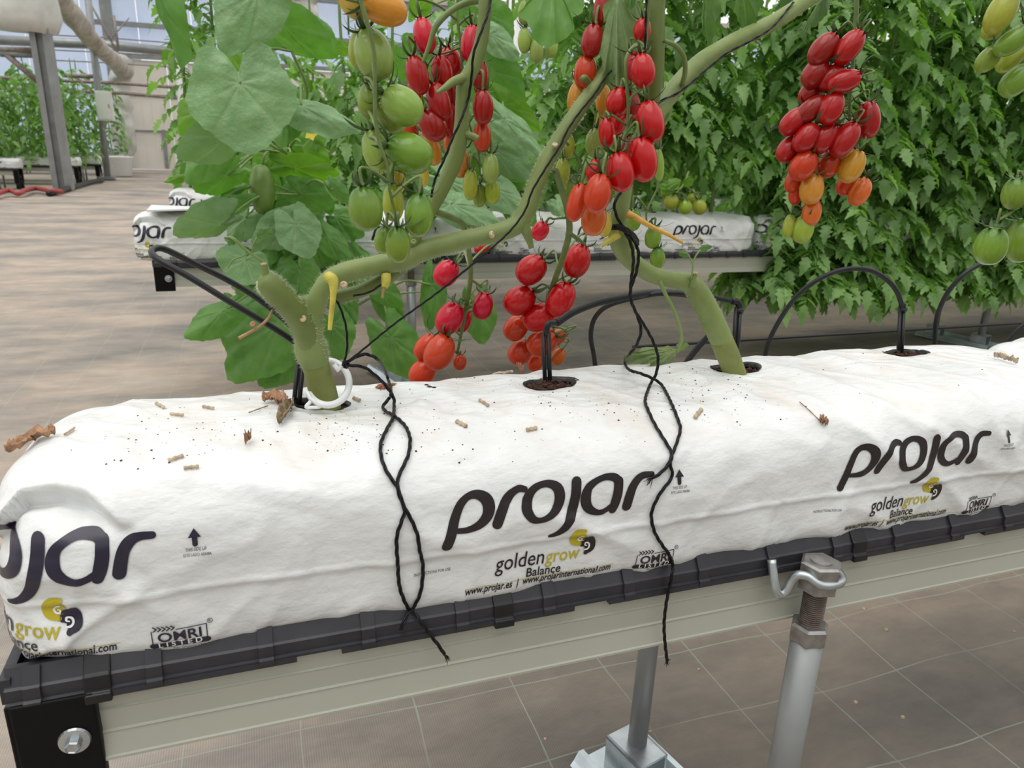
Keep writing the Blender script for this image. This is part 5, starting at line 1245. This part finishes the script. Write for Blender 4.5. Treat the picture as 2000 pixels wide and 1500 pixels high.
PR = [make_proto('p', (100+i, .02, .60+.04*i, 46, .24, .068, 1.5)) for i in range(4)]
PR_low = [make_proto('p', (200+i, -.22, .95, 108, .21, .054, 1.9, 6)) for i in range(3)]
PR_top = [make_proto('p', (300+i, .25, 1.05, 66, .21, .055, 1.7, 6)) for i in range(2)]
PR_slim = [make_proto('p', (500+i, .05, 1.75, 74, .11, .052, 1.15, 3)) for i in range(2)]
PR_far = [make_proto('p', (400+i, .0, 1.05+.12*i, 40, .30, .085)) for i in range(3)]
def tplant(protos, i, x, y, z, rz, label, group, sc=1.0):
    t = thing('tomato_plant', (x, y, z), label, 'tomato plant', group); t.rotation_euler.z = rz; t.scale = (sc, sc, sc)
    fm, sm = protos[i % len(protos)]
    for nm, me in (('foliage', fm), ('stem', sm)):
        o = bpy.data.objects.new(nm, me); COL.objects.link(o); o.parent = t
    return t
ORD = ['first', 'second', 'third', 'fourth', 'fifth', 'sixth', 'seventh', 'eighth', 'ninth', 'tenth', 'eleventh', 'twelfth', 'thirteenth', 'fourteenth', 'fifteenth', 'sixteenth', 'seventeenth', 'eighteenth', 'nineteenth', 'twentieth', 'twenty-first', 'twenty-second', 'twenty-third', 'twenty-fourth', 'twenty-fifth', 'twenty-sixth', 'twenty-seventh', 'twenty-eighth']
rnd = random.Random(11); n = 0
for k in range(17):
    x = 1.12+.20*k+rnd.uniform(-.05, .05); y = 2.475+rnd.uniform(-.07, .05)-(.09 if x > 1.85 else 0)
    pr = PR_low if x > 1.75 else PR_top
    tplant(pr, k, x, y, .565, rnd.uniform(0, 6.28), f'bushy tomato plant of the second row, {ORD[k]} from the left', 'tomato plants of the second row', rnd.uniform(.95, 1.08))
for k in range(16):
    x = 1.95+.22*k+rnd.uniform(-.05, .05)
    tplant(PR_low, k+1, x, 2.53+rnd.uniform(-.05, .08), .567, rnd.uniform(0, 6.28), f'bushy tomato plant at the back of the second row, {ORD[k]} from the left', 'tomato plants at the back of the second row', rnd.uniform(.95, 1.08))
for k in range(24):
    x = .12+.26*k+rnd.uniform(-.06, .06)
    tplant(PR, k, x, 3.58+rnd.uniform(-.08, .08), .567, rnd.uniform(0, 6.28), f'tall tomato plant of the third row, {ORD[k]} from the path', 'tomato plants of the third row', rnd.uniform(1.0, 1.12))
for k in range(22):
    x = .1+.34*k+rnd.uniform(-.08, .08)
    tplant(PR, k+2, x, 5.3+rnd.uniform(-.1, .1), .567, rnd.uniform(0, 6.28), f'tomato plant of the fourth row, {ORD[k]} from the path', 'tomato plants of the fourth row', rnd.uniform(1.0, 1.15))
for q, (x, y, s) in enumerate(((-.25, 3.60, .95), (-.10, 3.62, .95))):
    tplant(PR_slim, q, x, y, .567, q*2.1, ['tall tomato vine at the path end of the third row, nearer the path', 'tall tomato vine just behind the path end of the third row'][q], 'tomato vines at the path end', s)

# ---- rows on the far side of the path, ending at the posts
gl = [(-3.62, 11.6), (-3.05, 12.4), (-2.55, 13.7), (-2.42, 14.7), (-2.35, 17.0)]
for k, (xe, y) in enumerate(gl):
    w = ['nearest', 'second', 'third', 'fourth', 'farthest'][k]
    t = thing('growing_bench', (xe, y, 0), f'{w} white bag bench across the path at left', 'bench', 'benches across the path')
    b = MB(); b.box((xe-6, y-.11, .185), (xe-.05, y+.11, .255)); b.build('steel_profile', M['beige'], t, smooth=False)
    b = MB(); b.box((xe-6, y-.125, .245), (xe, y-.105, .275)); b.box((xe-6, y+.105, .245), (xe, y+.125, .275)); b.build('plastic_channel', M['lip'], t, smooth=False)
    b = MB(); b.box((xe-.06, y-.13, .08), (xe, y-.08, .255)); b.box((xe-.06, y+.08, .08), (xe, y+.13, .255)); b.box((xe-.05, y-.08, .14), (xe-.01, y+.08, .185)); b.build('end_bracket', M['matte_black'], t, smooth=False)
    for dx in (.25, 1.7):
        for dy in (-.12, .12):
            b = MB(); b.tube([(xe-dx, y+dy, 0), (xe-dx, y+dy, .20)], .014, 8); b.build('leg', M['galv'], t)
    for sx in (-.1, .1):
        b = MB(); b.tube([(xe-.03, y+sx, 0), (xe-.03, y+sx, .14)], .028, 8); b.build('leg', M['black_plastic'] if k < 3 else M['galv'], t)
    for j in range(3):
        c = copy_tree(bag); c.location = (xe-.5-1.08*j, y, BZ0-.162); c['label'] = f'white grow bag on the {w} bench across the path, {["at its path end", "second from the path", "third from the path"][j]}'
        c['group'] = 'grow bags across the path'
    for j in range(9):
        sc = (1.0 if k < 2 else 1.15)*rnd.uniform(.85, 1.1)
        tplant(PR_far, j+k, xe-.25-.36*j+rnd.uniform(-.08, .08), y+rnd.uniform(-.06, .06), .40, rnd.uniform(0, 6.28), f'tomato plant on the {w} bench across the path, {ORD[j]} from the path end', 'tomato plants across the path', sc)

# ------------------------------------------------------------------ melon plants with broad leaves in the second row
M['leaf_pale'] = plant_mat('melon_leaf_sheen', (.165, .30, .130), (.24, .40, .185), .15, .36, 16, .8, (.34, .46, .27), .012)  # paler green: sky sheen on the upturned blades put into the base colour
M['leaf_bright'] = plant_mat('melon_leaf_backlit', (.10, .22, .020), (.17, .33, .035), .45, .45, 25, .3, (.28, .42, .10))  # yellower green, with the glow of backlit blades put into the base colour
mroot = V((.42, 2.475, .565))
mel = thing('melon_plant', mroot, 'climbing melon plant with broad leaves at the path end of the second row', 'melon plant', 'melon plants of the second row')
def stem_nodes(parent, name, pa, w): return stems(parent, name, 'pale_stem', pa, seg=8)
stem_nodes(mel, 'vine', [(620, 470, 2.45, 7), (600, 420, 2.4, 7), (575, 380, 2.3, 7), (560, 300, 2.25, 7), (575, 235, 2.2, 7), (600, 180, 2.15, 6), (570, 100, 2.1, 6), (545, 30, 2.1, 6), (540, -40, 2.1, 5)], 0)
stem_nodes(mel, 'vine', [(610, 440, 2.4, 6), (580, 500, 2.3, 6), (600, 560, 2.28, 6), (680, 600, 2.26, 5), (740, 580, 2.25, 5), (790, 640, 2.25, 4)], 0)
LV = [  # petiole px, tip px, width px, Y, roll, cup, fold, material
 ((468, 163), (490, 294), 176, 1.62, .08, .05, 0, 'leaf_pale'), ((442, 268), (352, 308), 84, 1.72, -.5, .10, 0, 'leaf_pale'), ((508, -22), (438, 94), 112, 1.66, .15, .10, .1, 'leaf_pale'),
 ((550, 48), (652, 112), 82, 1.80, .5, .10, .1, 'leaf'), ((496, 60), (546, 92), 46, 1.95, .3, .1, 0, 'leaf'), ((588, 205), (704, 242), 70, 1.75, -.7, .15, .2, 'leaf_pale'), ((402, 215), (358, 262), 76, 1.9, .3, .1, 0, 'leaf_bright'),
 ((418, 292), (364, 350), 66, 1.8, .4, .18, .1, 'leaf'), ((560, 212), (545, 284), 66, 1.8, .6, .1, .1, 'leaf'), ((300, -24), (334, 126), 62, 1.65, .9, .20, .35, 'leaf'), ((450, 104), (462, 160), 40, 1.9, .2, .1, 0, 'leaf_bright'),
 ((574, 330), (658, 343), 54, 2.0, .5, .1, .1, 'leaf_bright'), ((444, 342), (384, 372), 60, 1.9, -.4, .1, .1, 'leaf'), ((452, 345), (474, 392), 46, 2.05, .2, .1, 0, 'leaf_bright'), ((444, 384), (368, 428), 58, 1.9, .6, .2, .2, 'leaf'),
 ((432, 438), (350, 468), 84, 1.85, -.8, .25, .1, 'leaf_pale'), ((480, 425), (452, 470), 56, 1.98, .3, .1, .1, 'leaf_pale'), ((562, 440), (498, 478), 66, 1.9, -.2, .1, 0, 'leaf_pale'), ((578, 438), (606, 500), 76, 1.85, -.1, .06, 0, 'leaf_pale'),
 ((588, 378), (648, 402), 58, 2.0, .3, .1, .1, 'leaf'), ((650, 370), (683, 402), 30, 1.9, .5, .2, .2, 'leaf'), ((480, 508), (462, 552), 92, 1.85, -.2, .06, 0, 'leaf_pale'), ((586, 530), (602, 580), 64, 1.95, .2, .1, 0, 'leaf'),
 ((640, 462), (682, 508), 46, 2.0, -.2, .1, .1, 'leaf'), ((618, 480), (650, 524), 40, 2.05, .3, .1, .1, 'leaf'), ((434, 608), (360, 652), 62, 1.85, .4, .2, .25, 'leaf'), ((502, 598), (470, 652), 58, 2.0, .2, .1, 0, 'leaf'),
 ((545, 632), (448, 738), 122, 1.9, .2, .1, .1, 'leaf'), ((562, 690), (510, 752), 80, 1.95, .1, .1, 0, 'leaf'), ((648, 634), (668, 700), 72, 1.95, .0, .1, 0, 'leaf'), ((660, 580), (692, 632), 48, 2.0, .3, .1, 0, 'leaf'),
 ((735, 562), (784, 602), 48, 1.95, .5, .1, .1, 'leaf'), ((748, 590), (788, 648), 42, 2.0, .2, .1, .1, 'leaf'), ((764, 660), (806, 738), 82, 1.9, .1, .1, 0, 'leaf'), ((842, 556), (834, 642), 50, 2.1, .5, .1, .1, 'leaf'), ((932, 600), (942, 670), 62, 2.1, .1, .1, 0, 'leaf'),
 ((700, 510), (742, 560), 46, 2.1, .2, .1, 0, 'leaf'), ((530, 300), (500, 340), 50, 2.05, .3, .1, 0, 'leaf_bright'), ((600, 290), (640, 318), 46, 2.1, .2, .1, 0, 'leaf_bright'), ((615, 262), (600, 300), 40, 2.1, .1, .1, 0, 'leaf_bright'), ((395, 300), (405, 250), 40, 2.1, .1, .1, 0, 'leaf'),
 ((620, 60), (655, 100), 40, 2.0, .2, .1, 0, 'leaf'), ((655, 90), (690, 104), 24, 2.1, .2, .1, 0, 'leaf_bright'), ((420, 350), (400, 322), 36, 2.1, .3, .1, 0, 'leaf'), ((360, 345), (322, 354), 14, 1.9, .3, .1, .2, 'leaf_bright'), ((470, 660), (520, 720), 70, 2.05, .2, .1, 0, 'leaf')]
lr = random.Random(31)
MAIN_NODES = [(560, 300), (575, 235), (590, 180), (570, 100), (545, 30), (580, 380), (600, 420), (612, 455), (585, 500), (600, 560), (680, 600), (740, 580)]
def leaf_with_petiole(parent, a, z, w, Y, roll, cup, fold, mat, seed, nodes=None):
    o = leaf(parent, a, z, Y, Y-.02, w, roll, cup, fold, 'melon', mat, seed, .028)
    if nodes:
        nx, ny = min(nodes, key=lambda q: (q[0]-a[0])**2+(q[1]-a[1])**2); p0, p1_ = pt(nx, ny, Y+.14), pt(a[0], a[1], Y)
        b = MB(); c = cr([tuple(p0), tuple(p0.lerp(p1_, .5)+V((0, 0, .03))), tuple(p1_)], 5); b.tube([V(q) for q in c], .0028, 6); b.build('petiole', M['pale_stem'], o.parent)
    return o
for i, L in enumerate(LV): leaf_with_petiole(mel, L[0], L[1], L[2], L[3], L[4], L[5], L[6], L[7], i+50, MAIN_NODES)
for i in range(52):     # inner leaves of the same plant
    cx, cy = lr.choice(((520, 300, 70, 30), (560, 420, 80, 60), (620, 480, 60, 50), (520, 480, 60, 40), (600, 620, 70, 60), (560, 560, 60, 30)))[:2] if False else (0, 0)
    gx, gy, sx_, sy_ = lr.choice(((530, 320, 70, 35), (560, 420, 85, 55), (620, 480, 60, 40), (520, 480, 70, 40), (560, 640, 70, 60), (640, 560, 50, 40), (600, 350, 60, 40)))
    ax_, ay_ = lr.gauss(gx, sx_*.6), lr.gauss(gy, sy_*.6); a = lr.uniform(0.3, 2.8); l = lr.uniform(34, 56)
    leaf(mel, (ax_, ay_), (ax_+l*math.cos(a), ay_+l*math.sin(a)), 2.12+lr.uniform(0, .3), 2.1+lr.uniform(0, .3), l*lr.uniform(.85, 1.25), lr.uniform(-.8, .8), .12, lr.uniform(0, .2), 'melon', lr.choice(('leaf', 'leaf', 'leaf', 'leaf_pale')), i+200)
c = pt(512, 370, 1.95); k = dep(c)/FPX
M['melon'] = simple('melon_skin', (.13, .22, .035), .4, var=.25, scale=30)
b = MB(); prof = [(24*k*math.sin(math.pi*i/14)**.75+.0003, -48*k*math.cos(math.pi*i/14)) for i in range(15)]; b.lathe(prof, c, CU+CR*-.06, 24); b.build('melon', M['melon'], mel)
b = MB(); b.tube(cr([tuple(c+CU*.06), tuple(c+CU*.09+CR*.01), tuple(pt(540, 300, 2.1))], 5), .003, 6); b.build('fruit_stalk', M['pale_stem'], mel)
b = MB(); f = pt(608, 262, 2.0)
for q in range(5):
    a = q*1.2566; d = (CR*math.cos(a)+CU*math.sin(a)); s = d.cross(CF); b.add([f, f+d*.010+s*.007-CF*.003, f+d*.018-CF*.002, f+d*.010-s*.007-CF*.003], [(0, 1, 2, 3)])
b.build('flower', simple('yellow_flower', (.65, .55, .03), .5), mel)

mel2 = thing('melon_plant', V((1.12, 2.475, .565)), 'broad-leaved climbing plant of the second row seen between the red fruit trusses', 'melon plant', 'melon plants of the second row')
stem_nodes(mel2, 'vine', [(1000, 470, 2.45, 6), (985, 400, 2.38, 6), (960, 300, 2.3, 6), (975, 200, 2.2, 6), (955, 100, 2.15, 5), (965, 20, 2.15, 5), (960, -40, 2.15, 5)], 0)
N2 = [(985, 400), (960, 300), (975, 200), (955, 100), (965, 20)]
for i, L in enumerate([((955, 28), (997, 78), 62, 2.0, .2, .1, .05, 'leaf'), ((958, 66), (1012, 112), 48, 1.95, -.3, .1, .1, 'leaf_pale'), ((958, 138), (1018, 196), 80, 2.0, .2, .1, 0, 'leaf'), ((984, 205), (1050, 255), 50, 1.95, .4, .1, .1, 'leaf_bright'), ((985, 232), (1060, 300), 52, 1.9, -.4, .1, .1, 'leaf_pale'),
   ((960, 285), (1040, 350), 70, 2.0, .1, .1, .1, 'leaf_pale'), ((872, 352), (945, 398), 56, 1.95, -.3, .1, .05, 'leaf_pale'), ((965, 368), (1024, 414), 56, 1.95, -.2, .1, .05, 'leaf_pale'), ((880, 398), (975, 432), 60, 1.9, -.4, .1, .1, 'leaf_pale'), ((900, 15), (932, 52), 44, 2.1, .2, .1, 0, 'leaf'), ((950, 250), (915, 300), 56, 2.1, .2, .1, 0, 'leaf'),
   ((1000, 310), (960, 345), 48, 2.1, .3, .1, 0, 'leaf'), ((930, 330), (985, 360), 48, 2.1, .3, .1, 0, 'leaf_bright'), ((985, 330), (1065, 345), 44, 2.05, .3, .1, 0, 'leaf'), ((830, 110), (790, 70), 50, 2.1, .3, .1, 0, 'leaf'), ((820, 20), (835, -30), 40, 2.0, .3, .1, 0, 'leaf_bright'), ((960, 90), (1000, 98), 44, 2.1, .1, .1, 0, 'leaf_bright'), ((790, 130), (765, 95), 46, 2.2, .2, .1, 0, 'leaf')]):
    leaf_with_petiole(mel2, L[0], L[1], L[2], L[3], L[4], L[5], L[6], L[7], i+400, N2)
for i in range(26):
    gx, gy, sx_, sy_ = lr.choice(((960, 360, 60, 40), (920, 300, 50, 50), (970, 180, 30, 60), (850, 380, 40, 30), (1030, 400, 40, 20)))
    ax_, ay_ = lr.gauss(gx, sx_*.6), min(420, lr.gauss(gy, sy_*.6)); a = lr.uniform(0, 3.1); l = lr.uniform(30, 50)
    leaf(mel2, (ax_, ay_), (ax_+l*math.cos(a), ay_+l*math.sin(a)*.8), 2.15+lr.uniform(0, .25), 2.15+lr.uniform(0, .25), l*lr.uniform(.85, 1.2), lr.uniform(-.8, .8), .12, lr.uniform(0, .2), 'melon', lr.choice(('leaf', 'leaf', 'leaf_pale')), i+600)
# small round green fruit low in the second row
tr = thing('tomato_truss', pt(1330, 370, 2.15), 'small round yellow-green tomatoes low in the second row, above the printed bags', 'tomatoes', 'tomato trusses hanging over the bags')
e_ = tomatoes(tr, [(1311, 394, 30, 30, 10, 2.15, 'ygreen'), (1338, 404, 28, 28, -10, 2.13, 'ygreen'), (1366, 404, 30, 28, -10, 2.14, 'ygreen'), (1300, 376, 22, 22, 0, 2.18, 'green'), (1352, 388, 22, 22, 0, 2.18, 'ygreen')], 'p')
stalk(tr, [[(1345, 335, 2.2, 4), (1335, 360, 2.17, 4), (1320, 378, 2.16, 3)], [(1335, 360, 2.17, 3), (1362, 380, 2.16, 3)]], e_, r_ped=.002)
for a, z, w in (((1330, 352), (1302, 366), 24), ((1338, 350), (1352, 362), 22), ((1320, 372), (1290, 362), 22)): leaf(tr, a, z, 2.13, 2.12, w, .2, .1, .1, 'tomato', 'leaf_bright', w)
